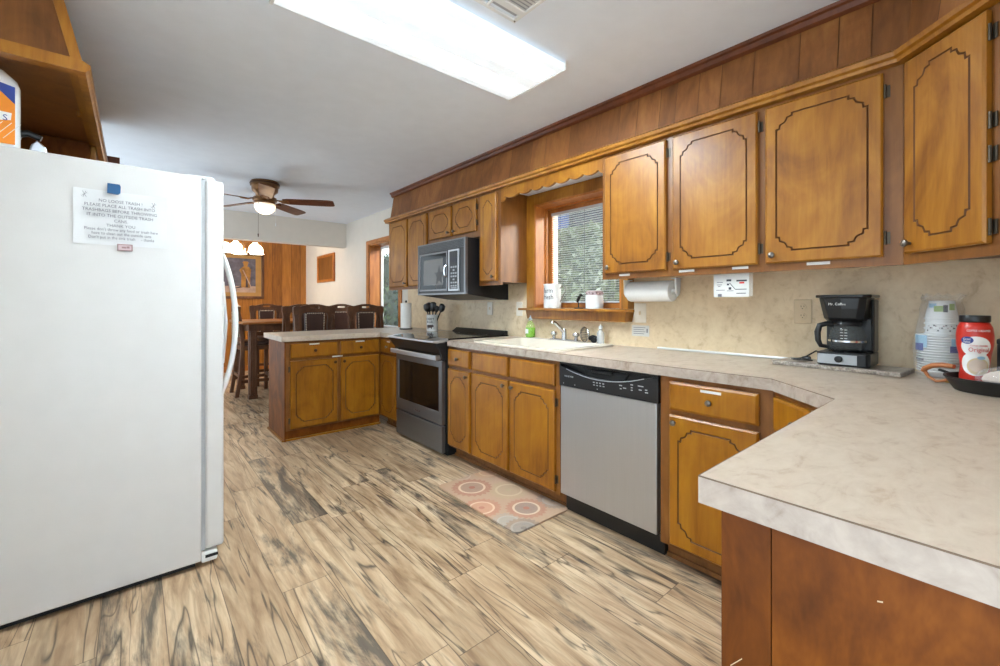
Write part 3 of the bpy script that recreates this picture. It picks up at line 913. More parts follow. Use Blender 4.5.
def to_local(p, loc, rz):
    dx, dy = p[0] - loc[0], p[1] - loc[1]
    c, s = math.cos(-rz), math.sin(-rz)
    return (dx * c - dy * s, dx * s + dy * c)
def corner_upper():
    loc = (XU, Y_DIAG - .001, UZ0)
    t = thing('corner_wall_cabinet', 'diagonal corner wall cabinet with one tall door above the creamer bottle', 'cabinet', loc, DIAG, 'wall cabinets on the window wall')
    pts = [to_local(p, loc, DIAG) for p in ((XU, Y_DIAG - .001), (1.909, -.001), (1.909, YN + .002), (W - .002, YN + .002), (W - .002, Y_DIAG - .001))]
    h = UZ1 - UZ0
    mb = MB().prism(pts, .03, h, 'z')
    mb.box(0, .3415, 0, .02, 0, .03)
    mb.build('body', 'wood_frame', t)
    door(t, .026, .306, .038, .728, 'wood_upper', (.053, .072), .314, hz=(.085, .30, .40, .66))
corner_upper()

def valance():
    t = MB()
    ya, yb = 2.514, 1.573
    L = ya - yb
    pts = [(0, 2.067), (0, 1.968), (.02, 1.975), (.035, 1.985)]
    cusps = [.045, .20, .325, .435, .555, .675, .79, .905]
    for i in range(len(cusps) - 1):
        a, b = cusps[i], cusps[i + 1]
        pts.append((a, 2.003))
        for k in range(1, 8):
            f = k / 8
            pts.append((a + (b - a) * f, 2.001 - 0.017 * math.sin(math.pi * f) ** 0.8))
    pts += [(cusps[-1], 2.003), (.915, 1.990), (.925, 1.98), (L, 1.972), (L, 2.067)]
    t.prism(pts, 0.0, .019, 'y')
    o = t.build('valance', 'wood_upper', None, (XU, ya, 0), NEG_X)
    return tag(o, 'scalloped wooden valance board over the sink window', 'valance')
valance()

# ---- base cabinets
def base_cabinet(yhi, ylo, label, name='base_cabinet'):
    t = thing(name, label, 'cabinet', (XB, yhi, 0), NEG_X, 'base cabinets under the window wall worktop')
    w = yhi - ylo
    MB().box(0, w, 0, .02, .088, .858).box(0, .018, .02, .64, .088, .858).box(w - .018, w, .02, .64, .088, .858).box(.018, w - .018, .02, .64, .088, .106).box(.018, w - .018, .63, .64, .106, .858).build('body', 'wood_frame', t)
    MB().box(0, w, .07, .085, 0, .088).box(0, w, .058, .07, 0, .02).build('toe_kick', 'wood_toe', t)
    return t
DZ0, DZ1, RZ0, RZ1 = .105, .688, .712, .838
b = base_cabinet(2.790, 2.488, 'narrow base cabinet with one drawer, between range and sink')
drawer(b, .010, .287, RZ0, RZ1, 'wood_lower')
door(b, .010, .287, DZ0, DZ1, 'wood_lower', (.262, DZ1 - .035), None)
b = base_cabinet(2.488, 1.648, 'wide sink base cabinet with two doors and two blank drawer fronts')
drawer(b, .022, .400, RZ0, RZ1, 'wood_lower', False); drawer(b, .428, .808, RZ0, RZ1, 'wood_lower', False)
door(b, .022, .400, DZ0, DZ1, 'wood_lower', (.373, DZ1 - .035), None)
door(b, .428, .808, DZ0, DZ1, 'wood_lower', (.455, DZ1 - .035), .816)
b = base_cabinet(1.033, .572, 'base cabinet with labelled drawer, right of the dishwasher')
d = drawer(b, .050, .415, RZ0, RZ1, 'wood_lower')
strip(d, .235, .828 - .012, -.0211, .085, .011)
door(b, .050, .415, DZ0, DZ1, 'wood_lower', (.078, DZ1 - .03), None)
b = base_cabinet(3.985, 3.572, 'base cabinet between the range and the peninsula corner')
d = drawer(b, .02, .34, RZ0, RZ1, 'wood_lower'); strip(d, .20, .822, -.0211, .06, .010)
door(b, .02, .34, DZ0, DZ1, 'wood_lower', None, None)
def peninsula():
    t = thing('peninsula_cabinet', 'two door two drawer base cabinet under the far peninsula', 'cabinet', (.983, 3.99, 0), 0)
    w = .870
    MB().box(.004, w, 0, .55, .088, .858).build('body', 'wood_frame', t)
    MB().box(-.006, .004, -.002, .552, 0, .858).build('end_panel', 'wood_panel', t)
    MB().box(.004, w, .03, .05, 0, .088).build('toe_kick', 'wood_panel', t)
    MB().box(-.022, w, .008, .03, 0, .014).box(-.022, -.006, .03, .552, 0, .014).build('shoe_molding', 'wood_lower', t)
    for (a, c) in ((.039, .441), (.470, .842)):
        d = drawer(t, a, c, RZ0, RZ1, 'wood_lower', knob_mat='bronze')
        strip(d, (a + c) / 2 - .005, .828, -.0211, .085, .012)
    door(t, .039, .441, DZ0, DZ1, 'wood_lower', (.414, DZ1 - .035), .030, knob_mat='bronze')
    door(t, .470, .842, DZ0, DZ1, 'wood_lower', (.497, DZ1 - .035), None, knob_mat='bronze')
    strip(t, .445, .700, -.0005, .095, .012)
peninsula()
def corner_base():
    loc = (XB, .570, 0)
    t = thing('corner_base_cabinet', 'diagonal corner base cabinet under the angled worktop edge', 'cabinet', loc, DIAG)
    e = (1.603, .318)
    pts = [to_local(p, loc, DIAG) for p in ((XB, .57), e, (1.603, YN + .003), (W - .012, YN + .003), (W - .012, .57))]
    MB().prism(pts, .088, .858, 'z').build('body', 'wood_frame', t)
    MB().box(.03, .33, .07, .085, 0, .088).build('toe_kick', 'wood_toe', t)
    drawer(t, .025, .335, RZ0, RZ1, 'wood_lower')
    door(t, .025, .335, DZ0, DZ1, 'wood_lower', (.052, DZ1 - .035), None)
corner_base()
def near_base():
    t = thing('end_cabinet', 'base cabinet with a scratched dark wood end under the foreground worktop', 'cabinet', (.742, YN + .003, 0), 0)
    MB().box(.012, .858, 0, .625, .088, .858).build('body', 'wood_frame', t)
    MB().box(.03, .858, .05, .55, 0, .088).build('toe_kick', 'wood_toe', t)
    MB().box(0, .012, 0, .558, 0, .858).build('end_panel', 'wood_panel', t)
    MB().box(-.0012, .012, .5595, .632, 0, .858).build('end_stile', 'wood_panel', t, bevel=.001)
    for (y, z, l, a) in ((.60, .62, .028, .9), (.55, .63, .015, .8), (.43, .80, .006, .3), (.38, .60, .008, 1.2), (.36, .58, .006, .5), (.30, .56, .006, .3), (.23, .70, .006, .3)):
        dy, dz = l * math.cos(a), l * math.sin(a)
        x = -.0018 if y > .5595 else -.0006
        MB().prism([(y, z), (y + dy, z - dz), (y + dy, z - dz + .0018), (y, z + .0018)], x, x + .0005, 'x').build('scratch', 'offwhite', t)
    # front towards the kitchen
    f = [('door', .05, .43), ('door', .45, .83)]
    for (_, a, c) in f:
        mb = MB().box(a, c, .625, .645, DZ0, DZ1)
        mb.build('door', 'wood_lower', t, bevel=.005)
        MB().box(a, c, .625, .645, RZ0, RZ1).build('drawer', 'wood_lower', t, bevel=.005)
near_base()

# ---- worktops
def worktop_main():
    t = thing('worktop', 'cream marbled laminate worktop with angled corner, sink and foreground end', 'worktop', (0, 0, 0))
    z0, z1 = .860, CT
    sy0, sy1, sx0, sx1 = 1.70, 2.50, 1.905, 2.40
    mb = MB()
    out = [(1.83, sy0), (1.83, .570), (1.588, .328), (.713, .328), (.713, YN + .001), (W - .012, YN + .001), (W - .012, sy0)]
    mb.prism(out, z0, z1, 'z')
    mb.box(1.83, sx0, sy0, sy1, z0, z1).box(sx1, W - .012, sy0, sy1, z0, z1).box(1.83, W - .012, sy1, 2.772, z0, z1)
    mb.build('top', 'counter', t)
    path = [(1.83, 2.772), (1.83, .570), (1.588, .328), (.713, .328), (.713, YN + .001)]
    outp = [(1.8285, 2.772), (1.8285, .5706), (1.5874, .3295), (.7115, .3295), (.7115, YN + .001)]
    eb = MB()
    for k in range(4):
        a, b_, c, d = path[k], path[k + 1], outp[k], outp[k + 1]
        for (u, v, m) in ((z0, z1 - .0022, 0), (z1 - .0022, z1, 1)):
            eb.sweep([[(a[0], a[1], u), (c[0], c[1], u), (c[0], c[1], v), (a[0], a[1], v)], [(b_[0], b_[1], u), (d[0], d[1], u), (d[0], d[1], v), (b_[0], b_[1], v)]], m)
    eb.build('edge_band', ['counter_edge', 'edge_line'], t)
worktop_main()
def worktop_pen():
    t = thing('worktop', 'cream laminate worktop of the far peninsula beside the range', 'worktop', (0, 0, 0))
    z0, z1 = .860, CT
    MB().prism([(.95, 3.955), (1.83, 3.955), (1.83, 3.572), (W - .012, 3.572), (W - .012, 4.62), (.95, 4.62)], z0, z1, 'z').build('top', 'counter', t)
    MB().box(.95, 1.83, 3.9535, 3.955, z0, z1).box(.9485, .95, 3.9535, 4.62, z0, z1).box(1.8285, 1.83, 3.572, 3.9535, z0, z1).build('edge_band', 'counter', t)
worktop_pen()
def backsplash():
    mb = MB()
    x0, x1 = W - .012, W - .0005
    holes = []
    outer = [(YN + .001, CT), (4.62, CT), (4.62, 1.37), (2.515, 1.37), (2.515, 1.064), (1.572, 1.064), (1.572, 1.37), (YN + .001, 1.37)]
    mb.prism(outer, x0, x1, 'x')
    o = mb.build('backsplash', 'backsplash')
    tag(o, 'tan marbled laminate backsplash sheet along the window wall', 'backsplash')
    o2 = MB().box(.75, W - .013, YN + .0005, YN + .012, CT, 1.37).build('backsplash', 'backsplash')
    tag(o2, 'tan laminate backsplash sheet on the short near wall', 'backsplash')
    c = MB()
    c.tube([(W - .022, 1.40, CT + .007), (W - .022, .9, CT + .008), (W - .022, .70, CT + .008)], .007, 8)
    o = c.build('cable_cover', 'white_gloss')
    tag(o, 'thin white strip lying along the foot of the backsplash', 'cable strip')
backsplash()

# ------------------------------------------------------------------ refrigerator
def refrigerator():
    t = thing('refrigerator', 'tall white side by side refrigerator with a paper notice on its side', 'refrigerator', (-.47, 2.335, 0))
    D = .70; Wd = .90
    MB().box(0, D, 0, Wd, .030, 1.757).build('body', 'white', t, bevel=.006)
    MB().box(D, D + .016, .012, Wd - .012, .075, 1.745).build('gasket', 'gasket', t)
    for (a, c, h) in ((0, .382, 'near'), (.388, Wd, 'far')):
        d = MB().box(D + .016, D + .086, a, c, .078, 1.748).build('door', 'white', t, bevel=.012, seg=3)
        y = (c - .038) if h == 'near' else (a + .038)
        hb = MB()
        path = []
        for k in range(17):
            f = k / 16
            z = .655 + (1.515 - .655) * f
            path.append((D + .070 + .115 * math.sin(math.pi * f) ** 0.55, y, z))
        if h == 'near':
            hb.tube(path, [.017] * 17, 10, flat=.8)
        else:
            path = [(D + .075, y, .83), (D + .135, y, .87), (D + .150, y, 1.08), (D + .135, y, 1.30), (D + .075, y, 1.34)]
            hb.tube(path, .015, 10, flat=.8)
        hb.build('handle', 'white_gloss', d, smooth=True)
    MB().box(D, D + .062, .004, Wd - .004, .018, .066).build('kick_grille', 'white_gloss', t, bevel=.008)
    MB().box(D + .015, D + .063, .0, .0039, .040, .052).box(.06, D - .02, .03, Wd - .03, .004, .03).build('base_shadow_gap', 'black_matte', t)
    for y in (.045, Wd - .045):
        MB().lathe([(.024, 0), (.024, .012), (.012, .02), (1e-6, .022)], (D + .035, y, 1.748), 14).box(D - .05, D + .04, y - .014, y + .014, 1.757, 1.766).build('hinge_cover', 'white_gloss', t)
    return t
refrigerator()
FS = 2.335     # the refrigerator's near side
def notice():
    t = thing('notice', 'white printed notice sheet hanging on the refrigerator side', 'notice', (-.036, FS - .0008, 1.531))
    mb = MB()
    xs = [-.143 + .286 * i / 10 for i in range(11)]
    def bow(x, z):
        return -.0006 - .006 * max(0, (abs(x) - .08) / .063) ** 2 * (0.5 + abs(z) * 4)
    rows = [-.108 + .216 * k / 6 for k in range(7)]
    ids = [[mb.add([(x, bow(x, z), z)]) for x in xs] for z in rows]
    for a in range(6):
        for b_ in range(10):
            mb.face((ids[a][b_], ids[a][b_ + 1], ids[a + 1][b_ + 1], ids[a + 1][b_]), 0, True)
    mb.build('sheet', 'notice_paper', t)
    tx = MB()
    text_geo(tx, ['NO LOOSE TRASH !', 'PLEASE PLACE ALL TRASH INTO', 'TRASHBAGS BEFORE THROWING', 'IT INTO THE OUTSIDE TRASH', 'CANS.', 'THANK YOU'], -.004, .062, .0165, y=-.0065, gap=1.18, sxy=(.92, 1), thick=.0003)
    for (x, z) in ((-.112, .085), (.098, .068)):
        for a in (.3, .8, 1.25, 2.0):
            dx, dz = .013 * math.cos(a), .013 * math.sin(a)
            tx.poly([(x - dx, -.0068, z - dz), (x - dx + .0012, -.0068, z - dz), (x + dx + .0012, -.0068, z + dz), (x + dx, -.0068, z + dz)])
    tx.build('printing', 'ink_soft', t, recalc=False)
    hw = MB()
    text_geo(hw, ["Please don't throw any food or trash here", 'have to clean out the outside cans', "Don't put in the sink trash     - thanks"], .0, -.052, .0165, y=-.0072, gap=.98, sxy=(.80, 1), thick=.0003)
    o = hw.build('handwriting', 'ink_soft', t, recalc=False)
    o['label'] = 'grey handwritten lines'
notice()
m = MB().prism([(-.021, -.019), (.012, -.021), (.019, -.014), (.020, .012), (.017, .020), (-.020, .020)], -.012, 0, 'y').box(-.020, .017, -.013, -.012, .012, .020)
tag(m.build('magnet_clip', 'blue', None, (-.061, FS - .0016, 1.649), bevel=.002), 'bright blue clip magnet holding the top of the notice', 'magnet')
t = thing('magnet', 'small mauve rectangular magnet at the bottom edge of the notice', 'magnet', (-.028, FS - .0016, 1.416))
MB().box(-.024, .024, -.006, 0, -.014, .014).build('backing', 'mauve', t, bevel=.002)
mm = MB().box(-.020, .020, -.0068, -.006, -.010, .010)
mm.build('face', 'mauve_light', t)
MB().box(-.010, .004, -.0074, -.0068, -.004, .003).box(.005, .014, -.0074, -.0068, -.003, .005).build('print', 'mauve', t)

def cleaner_jug():
    t = thing('cleaner_jug', 'white plastic jug with orange and blue label on top of the refrigerator', 'bottle', (-.412, 2.40, 1.757))
    mb = MB()
    secs = []
    for (z, w, d) in ((0, .082, .045), (.01, .086, .048), (.235, .086, .048), (.255, .080, .045), (.285, .050, .036), (.297, .026, .026), (.315, .024, .024)):
        pts = []
        for k in range(24):
            a = 2 * math.pi * k / 24
            ca, sa = math.cos(a), math.sin(a)
            p = 2.0 if z > .29 else 3.2
            r = (abs(ca) ** p + abs(sa) ** p) ** (-1 / p)
            pts.append((w * ca * r, d * sa * r, z))
        secs.append(pts)
    mb.sweep(secs)
    mb.build('body', 'white_gloss', t, smooth=True)
    MB().lathe([(.026, .315), (.026, .328), (.022, .334), (1e-6, .334)], (0, 0, 0), 16).build('cap', 'orange', t)
    lb = MB().prism([(-.074, .012), (.080, .012), (.080, .16), (.05, .228), (-.074, .228)], -.0495, -.0475, 'y', 0)
    lb.prism([(.080, .160), (.080, .222), (.04, .232), (-.074, .232), (-.074, .21), (.035, .21)], -.0500, -.0474, 'y', 1)
    lb.prism([(.0, .085), (.07, .10), (.072, .125), (.03, .128), (.0, .118)], -.0502, -.0475, 'y', 2)
    for k in range(6):
        x = -.06 + k * .022
        lb.prism([(x, .03), (x + .002, .03), (x + .045, .09), (x + .043, .09)], -.0501, -.0475, 'y', 2)
    text_geo(lb, ['S'], .056, .096, .030, y=-.0504, m=3, thick=.0002)
    text_geo(lb, ['e'], .010, .040, .030, y=-.0504, m=3, thick=.0002)
    lb.build('label_print', ['orange', 'label_blue', 'white_gloss', 'label_blue'], t, recalc=False)
cleaner_jug()
def hand_tool():
    t = thing('clamp_tool', 'small black and chrome hand tool lying on top of the refrigerator', 'tool', (-.318, 2.50, 1.757))
    t.scale = (1.2, 1.2, 1.2)
    mb = MB()
    mb.tube([(-.03, 0, .008), (-.032, 0, .05), (-.022, 0, .078), (.0, 0, .085), (.03, 0, .074)], [.011, .012, .012, .011, .009], 10)
    mb.build('handle', 'black', t, smooth=True)
    MB().prism([(-.005, .0), (.05, .0), (.042, .045), (.022, .066), (.008, .05)], -.012, .012, 'y').build('jaw', 'chrome', t, bevel=.004)
    MB().box(-.05, -.012, -.012, .012, 0, .012).box(.03, .066, -.006, .006, 0, .014).build('base', 'bronze', t, bevel=.002)
hand_tool()

# ------------------------------------------------------------------ range
def kitchen_range():
    t = thing('range', 'stainless steel slide in range with black glass cooktop', 'range', (1.800, 3.568, 0), NEG_X)
    w = .776
    MB().box(.006, w - .006, .035, .675, .035, .893).box(.02, w - .02, .06, .6, .0, .035).build('body', 'black_matte', t)
    MB().box(.0, w, .05, .675, .893, .914).build('cooktop', 'black_gloss', t, bevel=.004)
    rg = MB()
    for (x, y, r) in ((.21, .20, .10), (.58, .20, .075), (.21, .46, .075), (.58, .46, .10)):
        for k in range(40):
            a, b_ = 2 * math.pi * k / 40, 2 * math.pi * (k + 1) / 40
            rg.poly([(x + r * math.cos(a), y + r * math.sin(a), .9146), (x + (r + .003) * math.cos(a), y + (r + .003) * math.sin(a), .9146),
                     (x + (r + .003) * math.cos(b_), y + (r + .003) * math.sin(b_), .9146), (x + r * math.cos(b_), y + r * math.sin(b_), .9146)])
    rg.build('burner_ring', 'gasket', t, recalc=False)
    # front lip with touch controls
    MB().prism([(-.085, .888), (-.080, .900), (.05, .916), (.05, .893), (-.05, .880)], 0, w, 'x').build('front_trim', 'stainless', t, bevel=.002)
    MB().prism([(-.068, .9033), (.045, .9165), (.045, .9175), (-.068, .9043)], .08, w - .16, 'x').build('touch_panel', 'black_gloss', t)
    MB().prism([(-.074, .884), (.0, .882), (.035, .882), (.035, .745), (.004, .745), (-.010, .80)], .004, w - .004, 'x').build('control_fascia', 'black', t)
    dr = MB().plate([(.012, .248), (w - .012, .248), (w - .012, .742), (.012, .742)], [[(.058, .345), (w - .058, .345), (w - .058, .690), (.058, .690)]], 0, .034)
    d = dr.build('oven_door', 'stainless_dark', t, bevel=.003)
    MB().box(.058, w - .058, .006, .012, .345, .690).build('window', 'glass_dark', d)
    hb = MB()
    hb.prism([(-.056, .752), (-.040, .748), (-.036, .762), (-.036, .786), (-.052, .790), (-.058, .784)], .010, w - .010, 'x')
    hb.box(.03, .06, -.04, .004, .752, .786).box(w - .06, w - .03, -.04, .004, .752, .786)
    hb.build('handle', 'stainless', d, bevel=.002)
    lg = MB(); text_geo(lg, ['Whirlpool'], w / 2, .288, .022, y=-.0008)
    lg.build('lettering', 'chrome', d, recalc=False)
    MB().box(.012, w - .012, 0, .034, .030, .238).build('drawer', 'stainless_dark', t, bevel=.004)
    MB().prism([(.60, .914), (.675, .914), (.675, .948), (.655, .950)], .01, w - .01, 'x').build('back_guard', 'black', t, bevel=.003)
kitchen_range()

# ------------------------------------------------------------------ microwave
def microwave():
    z0, z1 = 1.262, 1.722
    t = thing('microwave', 'black and stainless microwave oven fixed over the range', 'microwave', (2.025, 3.560, z0), NEG_X)
    w = .757; h = z1 - z0
    # the underside falls away to the wall
    MB().prism([(.02, 0), (.02, h), (.460, h), (.460, -.045), (.33, -.040)], .004, w - .004, 'x').build('body', 'black', t, bevel=.003)
    MB().plate([(0, 0), (w, 0), (w, h), (0, h)], [[(.012, .014), (w - .022, .014), (w - .022, h - .010), (.012, h - .010)]], -.004, .02).build('front_frame', 'stainless_dark', t)
    MB().box(.012, w - .022, .004, .02, .014, h - .010).build('front_panel', 'black', t)
    v = MB().box(.012, w - .022, -.002, .004, h - .078, h - .010)
    for k in range(5):
        z = h - .072 + k * .0125
        v.box(.02, w - .03, -.005, -.002, z, z + .006)
    v.build('vent_grille', 'slate', t)
    d = MB().plate([(.033, .032), (.500, .032), (.500, h - .088), (.033, h - .088)], [[(.050, .05), (.482, .05), (.482, h - .105), (.050, h - .105)]], -.008, .004).build('door', 'stainless_dark', t, bevel=.002)
    MB().box(.050, .482, -.004, .003, .05, h - .105).build('window', 'black_gloss', d)
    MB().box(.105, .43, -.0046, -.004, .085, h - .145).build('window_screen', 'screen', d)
    hb = MB().tube([(.492, -.006, .15), (.488, -.026, .165), (.486, -.03, .20), (.488, -.026, .235), (.492, -.006, .25)], .008, 8)
    hb.build('handle', 'chrome', d, smooth=True)
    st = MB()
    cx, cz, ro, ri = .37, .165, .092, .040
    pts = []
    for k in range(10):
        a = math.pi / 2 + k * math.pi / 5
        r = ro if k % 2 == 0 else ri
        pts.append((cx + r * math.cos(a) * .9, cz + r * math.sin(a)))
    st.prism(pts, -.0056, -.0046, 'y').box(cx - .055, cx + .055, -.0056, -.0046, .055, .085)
    o = st.build('star_reflection', 'black', d)  # dark decal painted as the star-shaped reflection in the door window
    p = MB().plate([(.515, .030), (.668, .030), (.668, h - .086), (.515, h - .086)], [[(.530, .044), (.654, .044), (.654, h - .100), (.530, h - .100)]], -.008, .004).box(.530, .654, -.003, .004, .044, h - .100, 1)
    p = p.build('control_panel', ['stainless', 'black'], t, bevel=.001)
    bt = MB()
    for r_ in range(7):
        for c_ in range(3):
            if r_ in (2, 5) and c_ != 1: continue
            bt.box(.548 + c_ * .032, .570 + c_ * .032, -.006, -.003, .065 + r_ * .026, .079 + r_ * .026)
    bt.box(.55, .634, -.006, -.003, .048, .060)
    bt.build('button', 'gasket', p)
    MB().box(.545, .640, -.005, -.003, .268, .310).build('display', 'ink', p)
microwave()

# ------------------------------------------------------------------ dishwasher
def dishwasher():
    t = thing('dishwasher', 'stainless steel dishwasher with black control panel', 'dishwasher', (1.846, 1.642, 0), NEG_X)
    w = .604
    MB().box(.004, w - .004, .045, .60, .10, .856).build('tub', 'black_matte', t)
    MB().box(.0, w, .055, .09, .004, .112).build('toe_panel', 'black', t)
    MB().box(.004, w - .010, 0, .042, .112, .722).build('door', 'stainless', t, bevel=.004)
    arc = []
    for k in range(17):
        f = k / 16
        arc.append((.016 + (w - .052) * f, .838 - .050 * (1 - (2 * f - .96) ** 2) ** 1.0 if abs(2 * f - .96) < 1 else .838))
    lower = [(0, .724), (w, .724), (w, .845), (w - .022, .842)] + [(x, z) for x, z in reversed(arc)] + [(.008, .845), (0, .845)]
    c = MB().prism(lower, -.006, .030, 'y')
    c.box(0, w, -.004, .045, .845, .856).box(.004, w - .004, .030, .045, .724, .846)
    cp = c.build('control_panel', 'black', t, bevel=.0015)
    lip = MB().tube([(x, -.006, z) for x, z in arc[1:-1]], .0022, 6)  # grey tube standing in for the highlight on the handle lip
    o = lip.build('lip_highlight', 'gasket', cp); o['label'] = 'grey painted highlight along the curved handle lip'
    MB().prism([(.16, .836), (.175, .802), (.24, .792), (.33, .790), (.40, .795), (.44, .836)], .016, .031, 'y').build('latch_pocket', 'black_matte', cp)
    MB().box(.22, .345, -.002, .028, .822, .836).build('pull_tab', 'black', cp, bevel=.004)
    tx = MB(); text_geo(tx, ['FRIGIDAIRE'], .072, .778, .0125, y=-.0068)
    rnd = random.Random(2)
    for x in (.235, .255, .275, .295):
        tx.box(x, x + .011, -.0068, -.0062, .770, .776); tx.box(x + .002, x + .013, -.0068, -.0062, .757, .762)
    for (x, z, ww) in ((.395, .778, .018), (.418, .768, .018), (.40, .762, .01), (.46, .79, .014), (.462, .776, .010), (.462, .764, .010), (.50, .790, .03), (.505, .772, .016), (.538, .764, .016), (.538, .776, .012), (.03, .738, .004), (.11, .738, .006), (.26, .738, .006)):
        tx.box(x, x + ww, -.0068, -.0062, z, z + .005)
    tx.build('lettering', 'gasket', cp, recalc=False)
dishwasher()

# ------------------------------------------------------------------ sink and what stands around it
def sink():
    t = thing('sink', 'cream drop in kitchen sink under the window', 'sink', (2.155, 2.10, CT))
    def rr(hx, hy, r, n=6):
        pts = []
        for (cx, cy, a0) in ((hx - r, hy - r, 0), (-hx + r, hy - r, 90), (-hx + r, -hy + r, 180), (hx - r, -hy + r, 270)):
            for k in range(n + 1):
                a = R(a0 + 90 * k / n); pts.append((cx + r * math.cos(a), cy + r * math.sin(a)))
        return pts
    o = rr(.280, .430, .05); i = rr(.225, .375, .05)
    mb = MB().plate(o, [[(x - .025, y) for x, y in i]], .0005, .011, 'z')
    mb.build('rim', 'sink', t, bevel=.003)
    bs = MB()
    a = bs.add([(x - .025, y, .010) for x, y in i]); b_ = bs.add([(x * .93 - .025, y * .95, -.16) for x, y in i])
    n = len(i)
    for k in range(n):
        j = (k + 1) % n
        bs.face((a + k, a + j, b_ + j, b_ + k), 0, True)
    bs.face([b_ + k for k in range(n)])
    bs.build('basin', 'sink', t, recalc=False)
    MB().lathe([(.042, -.159), (.042, -.157), (.03, -.1575), (1e-6, -.1585)], (-.025, 0, 0), 18).build('drain', 'chrome', t)
sink()
SZ = CT + .012
def faucet():
    t = thing('faucet', 'chrome two handle faucet behind the sink', 'faucet', (2.400, 2.088, SZ))
    MB().box(-.024, .026, -.13, .13, 0, .010).build('base_plate', 'chrome', t, bevel=.004)
    s = MB().lathe([(.022, .008), (.020, .03), (.017, .06), (.018, .075), (.012, .085), (1e-6, .088)], (0, .005, 0), 16)
    s.tube([(0, .005, .055), (-.035, .012, .090), (-.08, .022, .128), (-.105, .027, .137), (-.112, .028, .126)], [.014, .013, .012, .012, .011], 12)
    s.build('spout', 'chrome', t, smooth=True)
    for y in (.105, -.105):
        MB().lathe([(.018, .008), (.014, .02), (.012, .03), (.024, .036), (.026, .05), (.02, .06), (1e-6, .062)], (0, y, 0), 12).build('handle', 'chrome', t, smooth=True)
faucet()
t = thing('sink_strainer', 'round chrome sink strainer leaning beside the faucet', 'strainer', (2.415, 1.920, SZ), R(-6))
t.scale = (1.12, 1.12, 1.12)
mb = MB().tube([(.012 * math.cos(a), .046 * math.cos(a), .046 + .046 * math.sin(a)) for a in [2 * math.pi * k / 24 for k in range(24)]], .0035, 6, closed=True)
mb.build('rim', 'chrome', t)
mb = MB()
for k in range(-3, 4):
    s = math.sqrt(max(0, 1 - (k / 4) ** 2)) * .044
    mb.tube([(.002, k * .011, .046 - s), (.012, k * .011, .046), (.002, k * .011, .046 + s)], .0018, 5)
    mb.tube([(.002, -s, .046 + k * .011), (.012, 0, .046 + k * .011), (.002, s, .046 + k * .011)], .0018, 5)
mb.build('mesh', 'pewter', t)
mb = MB()
rnd = random.Random(9)
for k in range(26):
    a = rnd.uniform(0, 6.28); e = rnd.uniform(.1, 1.4)
    mb.ball((.026 * math.cos(a) * math.cos(e), .032 * math.sin(a) * math.cos(e), .022 + .02 * math.sin(e)), .011, 0, 6)
mb.ball((0, 0, .022), .026, 0, 10)
tag(mb.build('scrubber', 'black_matte', None, (2.42, 1.842, SZ)), 'small black scrubber between the strainer and the clear bottle', 'scrubber')
def lotion():
    t = thing('clear_bottle', 'small clear bottle at the right end of the sink deck', 'bottle', (2.405, 1.775, SZ))
    MB().lathe([(.024, 0), (.026, .008), (.026, .07), (.018, .084), (.010, .09), (.010, .1)], (0, 0, 0), 18).build('body', 'plastic_bottle', t, smooth=True)
    MB().lathe([(.013, .098), (.013, .118), (.004, .12), (.004, .128), (1e-6, .128)], (0, 0, 0), 14).build('cap', 'white_gloss', t)
lotion()
def dish_soap():
    t = thing('dish_soap', 'clear bottle half full of bright green dish soap beside the sink', 'bottle', (2.400, 2.447, SZ))
    t.scale = (1.15, 1.15, 1.1)
    MB().lathe([(.030, 0), (.034, .01), (.034, .06), (.028, .09), (.020, .108), (.011, .118), (.011, .126)], (0, 0, 0), 20).build('body', 'soap_clear', t, smooth=True)
    MB().lathe([(.0285, .003), (.0325, .012), (.0325, .06), (.031, .072), (1e-6, .072)], (0, 0, 0), 20).build('liquid', 'green_soap', t, smooth=True)
    MB().lathe([(.013, .124), (.013, .14), (.006, .146), (.005, .158), (1e-6, .158)], (0, 0, 0), 14).build('cap', 'plastic_bottle', t)
    MB().box(-.0352, -.0342, -.014, .014, .03, .062).build('label', 'white_gloss', t)
dish_soap()
ZS = W1[2]
def pitcher():
    t = thing('pitcher', 'white enamel pitcher with black script and a curly wire handle on the window sill', 'pitcher', (2.462, 2.268, ZS), R(-78))
    r = .068
    MB().lathe([(r * .98, 0), (r, .004), (r * .98, .17), (r * 1.03, .186), (r * .97, .186), (r * .93, .17), (r * .93, .012), (1e-6, .012)], (0, 0, 0), 28).build('body', 'white_gloss', t, smooth=True)
    tx = MB()
    text_geo(tx, ['farm', 'fresh'], 0, .118, .052, y=0, gap=.95, sxy=(.85, 1))
    for k, p in enumerate(tx.v):
        a = p[0] / r
        rr_ = r * 1.008
        tx.v[k] = (rr_ * math.sin(a), -rr_ * math.cos(a), p[2])
    tx.build('lettering', 'black', t, recalc=False)
    hb = MB().tube([(r * .95, .0, .15), (r + .025, 0, .172), (r + .045, 0, .16), (r + .045, 0, .13), (r + .028, 0, .10), (r + .012, 0, .07), (r * .97, 0, .045)], .0035, 8)
    hb.build('handle', 'pewter', t, smooth=True)
pitcher()
t = thing('figurine', 'small black bird figurine on the window sill', 'figurine', (2.475, 2.022, ZS))
mb = MB().lathe([(.034, 0), (.034, .005), (.01, .008), (1e-6, .008)], (0, 0, 0), 16).tube([(0, 0, .006), (.0, .0, .03), (0, .006, .05)], .004, 8)
mb.tube([(0, .012, .045), (0, .006, .062), (0, -.006, .082), (0, -.016, .094)], [.006, .012, .012, .008], 10).ball((0, -.022, .098), .011, 0, 10).tube([(0, -.028, .098), (0, -.046, .092)], [.006, .001], 8)
mb.build('body', 'black', t, smooth=True)
